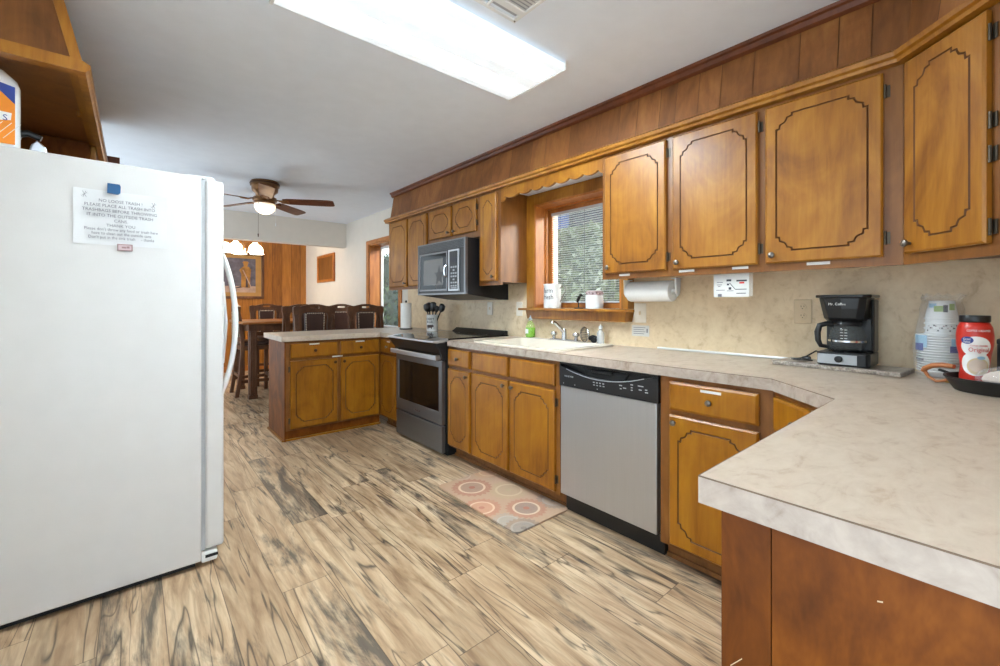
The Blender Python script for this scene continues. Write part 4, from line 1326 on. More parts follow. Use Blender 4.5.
def canister():
    t = thing('canister', 'round white canister with a patterned lid on the window sill', 'canister', (2.465, 1.872, ZS))
    r = .062
    MB().lathe([(r, 0), (r, .092), (r * .95, .094), (1e-6, .094)], (0, 0, 0), 28).build('body', 'white_gloss', t)
    MB().lathe([(r * .9, .094), (r * .92, .118), (r * .8, .126), (1e-6, .127)], (0, 0, 0), 28).build('lid', 'mauve_light', t)
    mb = MB()
    for k in range(14):
        a = 2 * math.pi * k / 14
        mb.ball((r * .92 * math.cos(a), r * .92 * math.sin(a), .106 + .005 * (k % 2)), .007, 0, 6)
    mb.build('lid_pattern', 'mauve', t)
canister()

# ------------------------------------------------------------------ hung under the wall cabinets, and on the backsplash
def towel_holder():
    t = thing('towel_holder', 'white paper towel holder screwed under the cabinet right of the window', 'towel holder', (2.305, 1.345, UZ0))
    for y in (.163, -.163):
        s = 1 if y > 0 else -1
        b_ = MB().prism([(-.028, .0), (.028, .0), (.024, -.05), (.018, -.09), (-.006, -.105), (-.024, -.085)], y - .005, y + .005, 'y')
        b_.box(-.02, .02, min(y, y - s * .03), max(y, y - s * .03), -.005, .0)
        b_.build('bracket', 'white_gloss', t, bevel=.003)
    MB().cyl((0, -.16, -.07), (0, .16, -.07), .012).build('rod', 'white_gloss', t)
towel_holder()
mb = MB()
mb.lathe([(.019, -.135), (.058, -.135), (.060, -.128), (.060, .128), (.058, .135), (.019, .135)], (0, 0, 0), 36, 'y', close=True)
mb.lathe([(.019, .135), (.019, -.135)], (0, 0, 0), 36, 'y', close=True)
tag(mb.build('paper_towel_roll', 'paper_roll', None, (2.305, 1.345, UZ0 - .072), smooth=True), 'paper towel roll held sideways under the wall cabinet', 'paper towel')
t = thing('leaflet', 'white leaflet with small pictures hanging below the cabinet bottom', 'leaflet', (2.185, .935, 1.322), NEG_X)
MB().box(0, .160, 0, .002, -.103, .012).build('card', 'paper', t)
lf = MB()
for (x, z, w_, h_, m) in ((.060, -.018, .022, .010, 0), (.105, -.022, .046, .008, 0), (.118, -.032, .022, .008, 1), (.062, -.038, .010, .009, 0), (.070, -.056, .012, .012, 0), (.015, -.03, .028, .003, 2), (.015, -.042, .024, .003, 2), (.02, -.05, .012, .003, 2), (.012, -.068, .04, .003, 2), (.062, -.072, .03, .003, 2), (.10, -.065, .05, .0035, 0), (.105, -.084, .042, .0035, 0), (.02, -.088, .018, .014, 2)):
    lf.box(x, x + w_, -.0006, 0, z - h_, z, m)
lf.poly([(.072, -.0006, -.035), (.076, -.0006, -.035), (.102, -.0006, -.066), (.098, -.0006, -.066)], 0)
lf.build('printing', ['ink', 'red', 'ink_soft'], t, recalc=False)
MB().box(.160, .176, .0, .001, -.100, .012).build('sleeve', 'plastic_bag', t)

def plate_on_wall(y, z, w_, h_, label, kind):
    t = thing('outlet' if kind == 'outlet' else 'switch', label, 'outlet' if kind == 'outlet' else 'switch', (W - .0125, y, z), NEG_X, 'wall plates on the backsplash')
    MB().box(-w_ / 2, w_ / 2, -.006, 0, -h_ / 2, h_ / 2).build('cover_plate', 'offwhite' if kind == 'outlet' else 'sink', t, bevel=.003)
    if kind == 'outlet':
        for s in (.022, -.022):
            f = MB().lathe([(.016, 0), (.0155, -.0022), (1e-6, -.0022)], (0, -.006, s), 16, 'y').build('socket', 'offwhite', t)
            MB().box(-.007, -.005, -.0090, -.0082, s, s + .008).box(.005, .007, -.0090, -.0082, s, s + .008).box(-.002, .002, -.0090, -.0082, s - .009, s - .005).build('slot', 'black', f)
    else:
        MB().box(-.006, .006, -.012, -.006, -.012, .012).build('toggle', 'offwhite', t, bevel=.002)
plate_on_wall(.640, 1.148, .075, .118, 'tan double outlet left of the coffee maker', 'outlet')
plate_on_wall(1.525, 1.125, .085, .125, 'cream switch plate below the hanging paper towel roll', 'switch')
plate_on_wall(2.665, 1.140, .075, .118, 'pale switch plate just left of the sink window', 'switch')
plate_on_wall(3.060, 1.140, .075, .118, 'pale switch plate above the right end of the range', 'switch')
t = thing('notice_card', 'small white card with text stuck to the backsplash below the switch', 'card', (W - .0125, 1.525, 1.012), NEG_X)
MB().box(-.062, .062, -.0012, 0, -.036, .034).build('card', 'paper', t)
lf = MB()
for k in range(4):
    lf.box(-.05, .036 - .01 * (k % 2), -.0018, -.0012, .018 - k * .013, .021 - k * .013)
lf.box(.044, .052, -.0018, -.0012, -.012, .014)
lf.build('printing', 'ink_soft', t)

# ------------------------------------------------------------------ coffee maker on its board
o = MB().box(-.10, .10, -.225, .225, .0, .018).build('counter_board', 'granite', None, (2.345, .472, CT + .0005), R(-5), bevel=.003)
tag(o, 'speckled brown stone board under the coffee maker', 'board')
CB = CT + .0195
def coffee_maker():
    t = thing('coffee_maker', 'black drip coffee maker standing on the speckled board', 'coffee maker', (2.262, .535, CB), NEG_X)
    w = .180
    MB().prism([(0, .02), (.012, 0), (w - .012, 0), (w, .02), (w, .19), (0, .19)], 0, .056, 'z').build('base', 'black', t, bevel=.005)
    MB().prism([(-.004, .008), (-.001, .048), (.004, .048), (.002, .008)], .006, w - .040, 'x').build('front_panel', 'gasket', t)
    MB().lathe([(.014, 0), (.014, -.008), (.010, -.011), (1e-6, -.011)], (.080, -.001, .029), 16, 'y').build('button', 'black', t)
    MB().lathe([(.064, 0), (.064, .006), (.06, .008), (1e-6, .008)], (.095, .075, .055), 28).build('warming_plate', 'black_gloss', t)
    MB().box(.008, w - .008, .135, .192, .056, .20).box(w - .012, w, .10, .192, .056, .28).build('tower', 'black', t, bevel=.006)
    secs = []
    for (z, x0, x1, y0) in ((.188, .026, w - .030, .030), (.20, .020, w - .026, .012), (.24, .014, w - .018, .002), (.288, .006, w - .012, -.004)):
        secs.append([(x0, y0 + .03, z), (x0 + .02, y0 + .006, z), ((x0 + x1) / 2, y0, z), (x1 - .02, y0 + .006, z), (x1, y0 + .03, z), (x1, .19, z), (x0, .19, z)])
    MB().sweep(secs).build('reservoir', 'black', t, bevel=.003)
    MB().prism([(-.006, .02), (.02, -.008), (w - .02, -.008), (w + .004, .02), (w + .004, .195), (-.006, .195)], .288, .300, 'z').build('lid', 'black', t, bevel=.003)
    lg = MB(); text_geo(lg, ['Mr. Coffee'], .075, .256, .015, y=-.006, sxy=(.9, 1)); lg.build('lettering', 'white_gloss', t, recalc=False)
    cd = MB().tube([(0.0, .15, .03), (-.03, .13, .045), (-.06, .11, .02), (-.085, .09, .008), (-.075, .075, .006), (-.05, .07, .006), (-.03, .068, .006), (-.055, .062, .006), (-.10, .065, .006), (-.112, .080, .006), (-.095, .10, .007), (-.07, .108, .012), (-.045, .098, .012)], .0032, 6)
    cd.build('cord', 'black', t, smooth=True)
    MB().tube([(-.045, .098, .012), (-.075, .104, .012)], [.009, .006], 8).build('plug', 'black', t)
coffee_maker()
def carafe():
    c = (2.262 + .075, .535 - .095, CB + .0635)
    t = thing('coffee_carafe', 'empty glass carafe with black handle inside the coffee maker', 'carafe', c, NEG_X)
    MB().lathe([(.050, 0), (.060, .012), (.065, .035), (.062, .07), (.052, .098), (.045, .108)], (0, 0, 0), 32, close=True).lathe([(.050, .0005), (1e-6, .0005)], (0, 0, 0), 32).build('glass_bowl', 'carafe_glass', t, smooth=True, recalc=False)
    MB().lathe([(.048, .104), (.050, .112), (.046, .120), (1e-6, .122)], (0, 0, 0), 28).build('lid', 'black', t)
    MB().lathe([(.0625, .036), (.0665, .036), (.0665, .044), (.0625, .044)], (0, 0, 0), 32).build('band', 'chrome', t)
    a = R(205)
    ux, uy = math.cos(a), math.sin(a)
    P = lambda r, z: (r * ux, r * uy, z)
    MB().tube([P(.048, .108), P(.075, .112), P(.098, .104), P(.106, .075), P(.104, .04), P(.094, .016), P(.068, .012)], [.010, .011, .012, .012, .011, .010, .008], 10).build('handle', 'black', t, smooth=True)
    mk = MB()
    for k in range(5):
        for q in (-.007, .007):
            mk.box(q - .005, q + .005, -.0665, -.0655, .04 + k * .012, .0415 + k * .012)
    mk.build('level_mark', 'white_gloss', t)
carafe()

# ------------------------------------------------------------------ cups, creamer, skillet in the corner
def bowl_stack():
    n = 15
    loc = Vector((2.385, .160, CT + .001))
    prof = [(.046, .0), (.050, .002), (.068, .020), (.071, .022), (.070, .025), (.066, .023), (.048, .005), (1e-6, .005)]
    first = tag(MB().lathe(prof, (0, 0, 0), 30).build('paper_bowl', 'white_gloss', None, tuple(loc), smooth=True), 'white paper bowl in the bagged stack in the counter corner', 'bowl', 'paper bowls stacked in the bag')
    for k in range(1, n):
        o = first.copy(); COL.objects.link(o)
        o.location = loc + Vector((.001 * math.sin(k * 2.1), .001 * math.cos(k * 1.3), .0098 * k))
        if k in (9, 10, 11): o['label'] = o['label']
    z = loc.z + .0098 * (n - 1) + .0265
    cup = [(.032, .006), (.030, .0), (.034, .0), (.046, .066), (.049, .067), (.049, .071), (.045, .071), (.033, .006)]
    cup = [(.047, .0), (.050, .0), (.050, .004), (.047, .006), (.036, .070), (.033, .072), (.032, .068), (1e-6, .068)]
    c0 = tag(MB().lathe(cup, (0, 0, 0), 28).build('paper_cup', 'white_gloss', None, (loc.x, loc.y, z), smooth=True), 'patterned paper cup turned over on the bagged bowls', 'cup', 'paper cups on the stack')
    for k in range(1, 4):
        o = c0.copy(); COL.objects.link(o)
        o.location = (loc.x, loc.y, z + .019 * k)
    for o, k in ((c0, 0),):
        pass
    # the colourful print on the topmost cup and the wrapper band
    t = thing('plastic_bag', 'clear plastic wrapper around the stack of paper bowls and cups', 'bag', tuple(loc))
    H = z - loc.z
    rnd = random.Random(5)
    secs = []
    for (zz, r, a) in ((.002, .072, .0), (.03, .078, .003), (.12, .079, .004), (H + .0, .077, .004), (H + .05, .064, .006), (H + .10, .056, .008), (H + .125, .052, .010), (H + .140, .058, .014)):
        secs.append([((r + a * math.sin(5 * q + zz * 60)) * math.cos(q), (r + a * math.cos(4 * q + zz * 50)) * math.sin(q), zz) for q in [2 * math.pi * k / 28 for k in range(28)]])
    mb = MB()
    bs = [mb.add(s) for s in secs]
    for i in range(len(bs) - 1):
        for k in range(28):
            j = (k + 1) % 28
            mb.face((bs[i] + k, bs[i] + j, bs[i + 1] + j, bs[i + 1] + k), 0, True)
    # folded mouth
    m0 = mb.add([(p[0] * 1.12 - .008, p[1] * 1.05 - .010, p[2] + .012 + .008 * math.sin(3 * k)) for k, p in enumerate(secs[-1])])
    for k in range(28):
        j = (k + 1) % 28
        mb.face((bs[-1] + k, bs[-1] + j, m0 + j, m0 + k), 0, True)
    mb.build('film', 'plastic_bag', t, recalc=False)
    lb = MB()
    def patch(a0, a1, z0, z1, r, m):
        n_ = 6
        for i in range(n_):
            p, q = a0 + (a1 - a0) * i / n_, a0 + (a1 - a0) * (i + 1) / n_
            lb.poly([(r * math.cos(p), r * math.sin(p), z0), (r * math.cos(q), r * math.sin(q), z0), (r * math.cos(q), r * math.sin(q), z1), (r * math.cos(p), r * math.sin(p), z1)], m)
    d0 = math.atan2(-loc.y, -loc.x)
    for (nm, mt, args) in (('pale_band', 'label_pale', (d0 - 1.35, d0 - .55, .112, .160)), ('blue_mark', 'label_blue', (d0 - 1.30, d0 - .72, .100, .128)), ('pale_band', 'label_pale', (d0 + .35, d0 + 1.3, .118, .150)), ('blue_mark', 'label_blue', (d0 + .30, d0 + 1.15, .098, .122)), ('print_line', 'ink_soft', (d0 - 1.2, d0 - .7, .062, .070))):
        lb = MB(); patch(*args, .0745 if nm == 'pale_band' else .0752, 0)
        lb.build(nm, mt, t, recalc=False)
    cp = MB()
    lb = cp
    zz = .019 * 3
    patch(d0 - 1.0, d0 - .35, H + zz + .045, H + zz + .062, .0405, 0); patch(d0 - .5, d0 + .1, H + zz + .030, H + zz + .052, .0435, 1); patch(d0 + .1, d0 + .4, H + zz + .028, H + zz + .055, .0432, 2); patch(d0 + .5, d0 + .95, H + zz + .036, H + zz + .06, .0425, 1)
    for k in range(9):
        a = d0 - .9 + k * .22
        patch(a, a + .10, H + .012 + .01 * (k % 3), H + .017 + .01 * (k % 3), .0505, 2)
        patch(a + .1, a + .18, H + .030 - .008 * (k % 2), H + .034 - .008 * (k % 2), .0495, 3)
    cp.build('cup_print', ['label_pale', 'label_green', 'ink', 'mauve'], t, recalc=False)
bowl_stack()

PAN = Vector((2.085, .000, CT + .001))
def skillet():
    t = thing('skillet', 'black cast iron skillet with a tan handle cover in the counter corner', 'skillet', tuple(PAN))
    MB().lathe([(.108, 0), (.112, .002), (.134, .040), (.137, .042), (.137, .046), (.131, .046), (.108, .007), (1e-6, .007)], (0, 0, 0), 44).build('pan', 'cast_iron', t, smooth=True)
    d = Vector((.42, .905, 0)).normalized()
    P = lambda r, z: (d.x * r, d.y * r, z)
    MB().tube([P(.130, .038), P(.150, .046), P(.165, .05)], [.010, .009, .009], 10, flat=.5).build('handle', 'cast_iron', t, smooth=True)
    MB().tube([P(.125, .066), P(.155, .068), P(.185, .062), P(.205, .050), P(.212, .038)], [.010, .012, .012, .012, .010], 12, flat=.75).tube([P(.208, .040), P(.196, .020), P(.175, .008), P(.150, .014), P(.132, .030)], [.006, .005, .005, .005, .005], 8).build('handle_cover', 'tan_leather', t, smooth=True)
skillet()
def creamer():
    c = (PAN.x + .050, PAN.y + .066, PAN.z + .0075)
    t = thing('creamer_bottle', 'red creamer bottle with black lid standing in the skillet', 'bottle', c, NEG_X + R(2))
    t.scale = (.80, .80, 1.10)
    MB().lathe([(.042, 0), (.046, .006), (.046, .03), (.043, .06), (.047, .095), (.054, .125), (.055, .155), (.051, .178), (.044, .190), (.040, .194)], (0, 0, 0), 32).build('body', 'red', t, smooth=True)
    MB().lathe([(.043, .193), (.046, .196), (.046, .211), (.044, .214), (1e-6, .214)], (0, 0, 0), 28).build('lid', 'black', t, smooth=True)
    prof = [(0, .042), (.006, .046), (.03, .046), (.06, .043), (.095, .047), (.125, .054), (.155, .055), (.178, .051), (.19, .044)]
    def rad(z):
        for (a, ra), (b_, rb) in zip(prof, prof[1:]):
            if a <= z <= b_: return ra + (rb - ra) * (z - a) / (b_ - a)
        return .044
    def wrap(mb, e=.0006):
        for k, p in enumerate(mb.v):
            r = rad(p[2]) + e - p[1]
            a = p[0] / rad(p[2])
            mb.v[k] = (r * math.sin(a), -r * math.cos(a), p[2])
        return mb
    def disc(mb, cx, cz, rx, rz, y=0.0, m=0, n=28):
        c0 = mb.add([(cx, y, cz)])
        for ring in [q / 8 for q in range(1, 9)]:
            mb.add([(cx + rx * ring * math.cos(2 * math.pi * k / n), y, cz + rz * ring * math.sin(2 * math.pi * k / n)) for k in range(n)])
        for k in range(n):
            j = (k + 1) % n
            mb.face((c0, c0 + 1 + k, c0 + 1 + j), m)
            for q in range(7):
                b0 = c0 + 1 + q * n
                mb.face((b0 + k, b0 + n + k, b0 + n + j, b0 + j), m)
    mb = MB()
    disc(mb, .004, .122, .046, .030); disc(mb, .004, .070, .046, .036); disc(mb, .004, .098, .03, .02)
    disc(mb, -.022, .140, .019, .011, -.0005, 1); disc(mb, .010, .062, .033, .026, -.0005, 2); disc(mb, .010, .064, .026, .019, -.001, 3); disc(mb, .018, .088, .012, .005, -.001, 4)
    wrap(mb).build('label_print', ['white_gloss', 'label_blue', 'offwhite', 'bread', 'label_pale'], t, recalc=False)
    tx = MB(); text_geo(tx, ['Original'], .012, .106, .0185, y=-.0022); text_geo(tx, ['COFFEE CREAMER'], .012, .166, .0085, y=-.0022, m=1); text_geo(tx, ['Great', 'Value'], -.022, .1405, .0095, y=-.0026, gap=.85, m=1); text_geo(tx, ['COFFEE CREAMER'], .012, .1225, .006, y=-.0022)
    wrap(tx).build('lettering', ['red', 'white_gloss'], t, recalc=False)
creamer()
def bread():
    t = thing('bread_bag', 'pale bread in a clear plastic bag lying in the skillet', 'bread', (PAN.x - .04, PAN.y - .015, PAN.z + .008))
    rnd = random.Random(3)
    mb = MB().ball((0, 0, .036), .052, 0, 18, 1.1, 1.25, .62)
    mb.build('loaf', 'bread', t, smooth=True)
    f = MB()
    n = 26
    rings = []
    for k in range(9):
        ph = math.pi * k / 8
        rings.append(f.add([((.060 * math.sin(ph) + .002) * (1.12 + .07 * math.sin(5 * a + k)) * math.cos(a), (.060 * math.sin(ph) + .002) * (1.3 + .07 * math.cos(7 * a + k)) * math.sin(a), .038 - .040 * math.cos(ph) + .003 * math.sin(9 * a + 2 * k)) for a in [2 * math.pi * i / n for i in range(n)]]))
    for k in range(8):
        for i in range(n):
            j = (i + 1) % n
            f.face((rings[k] + i, rings[k] + j, rings[k + 1] + j, rings[k + 1] + i), 0, True)
    f.build('film', 'plastic_bag', t)
bread()
mb = MB().tube([(.010 * math.cos(a), .012 * math.sin(a), .0022) for a in [2 * math.pi * k / 16 for k in range(16)]], .0018, 6, closed=True)
tag(mb.build('twist_tie', 'yellow', None, (2.215, .128, CT + .0006)), 'small yellow ring lying on the worktop near the skillet', 'twist tie')
t = thing('dark_canister', 'dark narrow canister at the right frame edge behind the skillet', 'canister', (2.33, -.013, CT + .001))
t.scale = (1, 1, .80)
MB().lathe([(.03, 0), (.032, .004), (.032, .17), (.03, .174)], (0, 0, 0), 24).build('body', 'black', t)
MB().lathe([(.033, .174), (.033, .192), (.03, .196), (1e-6, .196)], (0, 0, 0), 24).build('lid', 'black_matte', t)

# ------------------------------------------------------------------ by the range
t = thing('paper_towel_stand', 'upright paper towel roll on the far peninsula corner', 'paper towel', (2.24, 4.20, CT + .001))
MB().lathe([(.07, 0), (.07, .008), (.066, .012), (1e-6, .012)], (0, 0, 0), 28).cyl((0, 0, .01), (0, 0, .30), .006).ball((0, 0, .302), .010).build('stand', 'black', t)
MB().lathe([(.02, .013), (.058, .013), (.058, .283), (.02, .283)], (0, 0, 0), 36, close=True).lathe([(.02, .283), (.02, .013)], (0, 0, 0), 36, close=True).build('roll', 'paper_roll', t, smooth=True)
def crock():
    c = (2.30, 3.76, CT + .001)
    t = thing('utensil_crock', 'white utensil crock with black lettering and a pig picture', 'crock', c, NEG_X + R(32))
    r = .058
    MB().lathe([(r * .96, 0), (r, .006), (r, .150), (r * 1.04, .158), (r * 1.04, .166), (r * .93, .166), (r * .9, .012), (1e-6, .012)], (0, 0, 0), 30).build('body', 'white_gloss', t, smooth=True)
    def wrap(mb):
        for k, p in enumerate(mb.v):
            a = p[0] / r; q = r + .0012 - p[1]
            mb.v[k] = (q * math.sin(a), -q * math.cos(a), p[2])
        return mb
    tx = MB(); text_geo(tx, ['FARM', 'fresh'], 0, .112, .034, y=0, gap=.85)
    wrap(tx).build('lettering', 'black', t, recalc=False)
    pg = MB()
    def grid(x0, x1, z0, z1):
        n = max(2, int((x1 - x0) / .006))
        for i in range(n):
            a, b_ = x0 + (x1 - x0) * i / n, x0 + (x1 - x0) * (i + 1) / n
            pg.poly([(a, 0, z0), (b_, 0, z0), (b_, 0, z1), (a, 0, z1)])
    grid(-.034, .030, .042, .062); grid(-.030, .026, .036, .066); grid(.028, .040, .046, .060); grid(-.026, -.018, .026, .04); grid(.014, .022, .026, .04); grid(-.012, -.006, .028, .04); grid(.026, .032, .060, .068)
    wrap(pg).build('pig_picture', 'leather', t, recalc=False)
    kinds = [('slotted_spoon', 0, .0, .10, .050, 'black'), ('spatula', 1.2, .022, .085, .045, 'black'), ('ladle', 2.5, .02, .095, .048, 'black'), ('turner', 3.8, .022, .085, .046, 'black'), ('serving_spoon', 5.1, .026, .065, .038, 'black')]
    where = ['standing tallest in the middle of the crock', 'leaning to the far right of the crock', 'at the back of the crock', 'leaning left in the crock', 'leaning out lowest over the crock rim']
    offs = [(0, 0), (.030, -.014), (-.004, .030), (-.028, .016), (.030, .02)]
    tips = [(.0, -.01), (.042, -.085), (-.01, .04), (-.03, .045), (.02, -.04)]
    for (nm, a, q, hh, w_, mt), wh, of, tp in zip(kinds, where, offs, tips):
        u = thing(nm, 'black kitchen ' + nm.replace('_', ' ') + ' ' + wh, 'utensil', (c[0], c[1], c[2] + .014), 0, 'utensils in the crock')
        b0 = Vector((of[0] * .4, of[1] * .4, 0)); b1 = Vector((tp[0], tp[1], .175 + hh * .1))
        MB().tube([b0, b1], [.005, .006], 8).build('handle', 'black', u)
        e = (b1 - b0).normalized()
        b2 = b1 + e * hh * .95
        hd = MB().tube([b1 - e * .005, b1 + e * .015, (b1 + b2) / 2, b2 - e * .01, b2], [.012, w_ * .8, w_ * 1.0, w_ * .9, w_ * .45], 14, flat=.55)
        hd.build('head', 'black', u, smooth=True)
crock()

# ------------------------------------------------------------------ rug
def rug():
    hx, hy, r = .21, .378, .035
    pts = []
    for (cx, cy, a0) in ((hx - r, hy - r, 0), (-hx + r, hy - r, 90), (-hx + r, -hy + r, 180), (hx - r, -hy + r, 270)):
        for k in range(6):
            a = R(a0 + 90 * k / 5); pts.append((cx + r * math.cos(a), cy + r * math.sin(a)))
    o = MB().prism(pts, 0.0005, .011, 'z').build('kitchen_mat', 'rug', None, (1.70, 2.0, 0), bevel=.003)
    tag(o, 'cushioned kitchen mat with red, tan and grey medallions in front of the sink', 'rug')
rug()

# ------------------------------------------------------------------ ceiling: light box, register, fan
def light_box():
    t = thing('ceiling_light', 'long white fluorescent ceiling light box, lit', 'ceiling light', (1.035, 1.652, CEIL))
    hx, hy = .62, .212
    MB().box(-hx + .02, hx - .02, -hy + .02, hy - .02, -.012, -.0005).build('base_pan', 'white', t)
    MB().prism([(-hy, -.045), (hy, -.045), (hy + .004, -.012), (-hy - .004, -.012)], -hx, hx, 'x').build('diffuser', 'diffuser', t, bevel=.006)
    MB().box(-hx - .012, -hx, -hy - .006, hy + .006, -.047, -.0005).build('end_cap', 'white_gloss', t)
    MB().box(hx, hx + .006, -hy - .004, hy + .004, -.046, -.0005).build('end_cap', 'white_gloss', t)
light_box()
def register():
    t = thing('ceiling_register', 'white ceiling air register beside the light box', 'vent', (1.055, 1.18, CEIL))
    hx, hy = .20, .198
    slots = [(x0, x1, y0, y1) for (y0, y1) in ((.150, .182), (.100, .130)) for (x0, x1) in ((.045, .180), (-.095, .035), (-.185, -.105))]
    keep = slots[:3] + [slots[4], slots[5]]
    fld = (.045, .185, -.165, .118)
    holes = [[(a, c), (b_, c), (b_, d), (a, d)] for (a, b_, c, d) in keep] + [[(fld[0], fld[2]), (fld[1], fld[2]), (fld[1], fld[3]), (fld[0], fld[3])], [(-.185, -.165), (.035, -.165), (.035, .085), (-.185, .085)]]
    MB().plate([(-hx, -hy), (hx, -hy), (hx, hy), (-hx, hy)], holes, -.010, -.0005, 'z').build('frame', 'white_gloss', t, bevel=.002)
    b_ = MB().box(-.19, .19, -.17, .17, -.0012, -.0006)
    b_.build('duct_shade', 'gasket', t)  # grey sheet stands in for the shade inside the duct
    lv = MB()
    for k in range(16):
        y = -.160 + k * .0176
        lv.poly([(.047, y, -.009), (.183, y, -.009), (.183, y + .0165, -.004), (.047, y + .0165, -.004)])
        if k < 14: lv.poly([(-.183, y, -.009), (.033, y, -.009), (.033, y + .014, -.002), (-.183, y + .014, -.002)])
    lv.build('louvres', 'white_gloss', t, recalc=False)
    MB().ball((.19, .186, -.010), .004, 0, 8).build('screw', 'pewter', t)
register()

def fan():
    t = thing('ceiling_fan', 'bronze hugger ceiling fan with five wood blades and lit bowl', 'ceiling fan', (1.006, 4.84, CEIL))
    MB().lathe([(.125, 0), (.132, -.010), (.132, -.045), (.122, -.052), (.118, -.095), (.085, -.125), (.080, -.150), (.105, -.160), (.110, -.190), (.095, -.205), (1e-6, -.205)], (0, 0, 0), 36).build('motor_housing', 'brass', t, smooth=True)
    MB().lathe([(.134, -.018), (.136, -.024), (.134, -.030)], (0, 0, 0), 36, close=True).build('band', 'bronze', t)
    base = -40.4
    for k, rel in enumerate((12, 84, 156, 228, 300)):
        a = R(base + rel)
        rot = Matrix.Rotation(a, 4, 'Z') @ Matrix.Rotation(R(-13), 4, 'X')
        z = -.188
        bl = MB()
        pts = [(.17, -.045), (.22, -.058), (.48, -.066), (.62, -.066), (.648, -.058), (.658, -.045), (.658, .045), (.648, .058), (.62, .066), (.48, .066), (.22, .058), (.17, .045)]
        bl.prism(pts, -.004, .004, 'z').xform(Matrix.Translation((0, 0, z)) @ rot)
        b = bl.build('blade', 'wood_blade', t, bevel=.001)
        ir = MB().tube([(.085, 0, .012), (.125, .0, .006), (.16, -.02, -.007), (.215, -.028, -.007)], .007, 8).tube([(.125, 0, .006), (.16, .02, -.007), (.215, .028, -.007)], .007, 8).box(.155, .225, -.034, .034, -.008, -.0045)
        ir.xform(Matrix.Translation((0, 0, z)) @ rot)
        ir.build('blade_iron', 'brass', b)
    MB().lathe([(.100, -.205), (.102, -.212), (.100, -.224)], (0, 0, 0), 32).build('light_collar', 'brass', t)
    MB().lathe([(.095, -.216), (.094, -.250), (.082, -.284), (.055, -.310), (.025, -.322), (1e-6, -.323)], (0, 0, 0), 32).build('glass_bowl', 'fan_bowl', t, smooth=True)
    MB().tube([(-.075, -.09, -.20), (-.078, -.095, -.26), (-.079, -.095, -.540)], .0016, 6).build('pull_chain', 'brass', t)
    MB().tube([(-.079, -.095, -.540), (-.079, -.095, -.572)], [.006, .004], 8).build('chain_pendant', 'wood_dark', t)
    MB().tube([(.075, -.085, -.20), (.078, -.09, -.25), (.079, -.09, -.420)], .0016, 6).tube([(.079, -.09, -.420), (.079, -.09, -.450)], [.005, .006], 8).build('pull_chain', 'white_gloss', t)
fan()

# ------------------------------------------------------------------ dining room
def chandelier():
    t = thing('chandelier', 'brass chandelier with glowing glass bell shades in the dining room', 'chandelier', (1.24, 7.40, 0))
    MB().lathe([(.06, CEIL - .03), (.065, CEIL - .004), (.065, CEIL - .001)], (0, 0, 0), 24).cyl((0, 0, 2.06), (0, 0, CEIL - .02), .008).lathe([(1e-6, 1.97), (.02, 1.98), (.035, 2.02), (.02, 2.06), (.01, 2.08)], (0, 0, 0), 20).build('stem', 'brass', t, smooth=True)
    for k in range(5):
        a = R(20 + 72 * k); ca, sa = math.cos(a), math.sin(a)
        P = lambda r, z: (r * ca, r * sa, z)
        am = MB().tube([P(.02, 2.02), P(.08, 1.99), P(.15, 2.02), P(.20, 2.07), P(.215, 2.085)], .007, 8)
        arm = am.build('arm', 'brass', t, smooth=True)
        MB().lathe([(.028, 2.085), (.032, 2.07), (.075, 2.035), (.082, 2.0), (.078, 1.965), (.098, 1.945), (.095, 1.945), (.074, 1.967)], (.215 * ca, .215 * sa, 0), 24, close=True).build('glass_shade', 'shade_lit', arm, smooth=True, recalc=False)
chandelier()

def dining_table():
    t = thing('dining_table', 'tall wooden dining table with dark fluted legs', 'table', (1.62, 6.47, 0))
    hx, hy = .62, .50
    MB().box(-hx, hx, -hy, hy, .928, .958).build('tabletop', 'wood_table', t, bevel=.006)
    MB().box(-hx + .07, hx - .07, -hy + .06, hy - .06, .84, .928).build('apron', 'wood_dark', t, bevel=.003)
    for sx in (-1, 1):
        for sy in (-1, 1):
            x, y = sx * (hx - .125), sy * (hy - .10)
            lg = MB().box(x - .038, x + .038, y - .038, y + .038, .0, .928)
            for q in (-.026, 0, .026):
                lg.box(x + q - .008, x + q + .008, y - .046, y + .046, .03, .84).box(x - .046, x + .046, y + q - .008, y + q + .008, .03, .84)
            lg.box(x - .05, x + .05, y - .05, y + .05, 0, .05)
            lg.build('leg', 'wood_dark', t, bevel=.004)
dining_table()

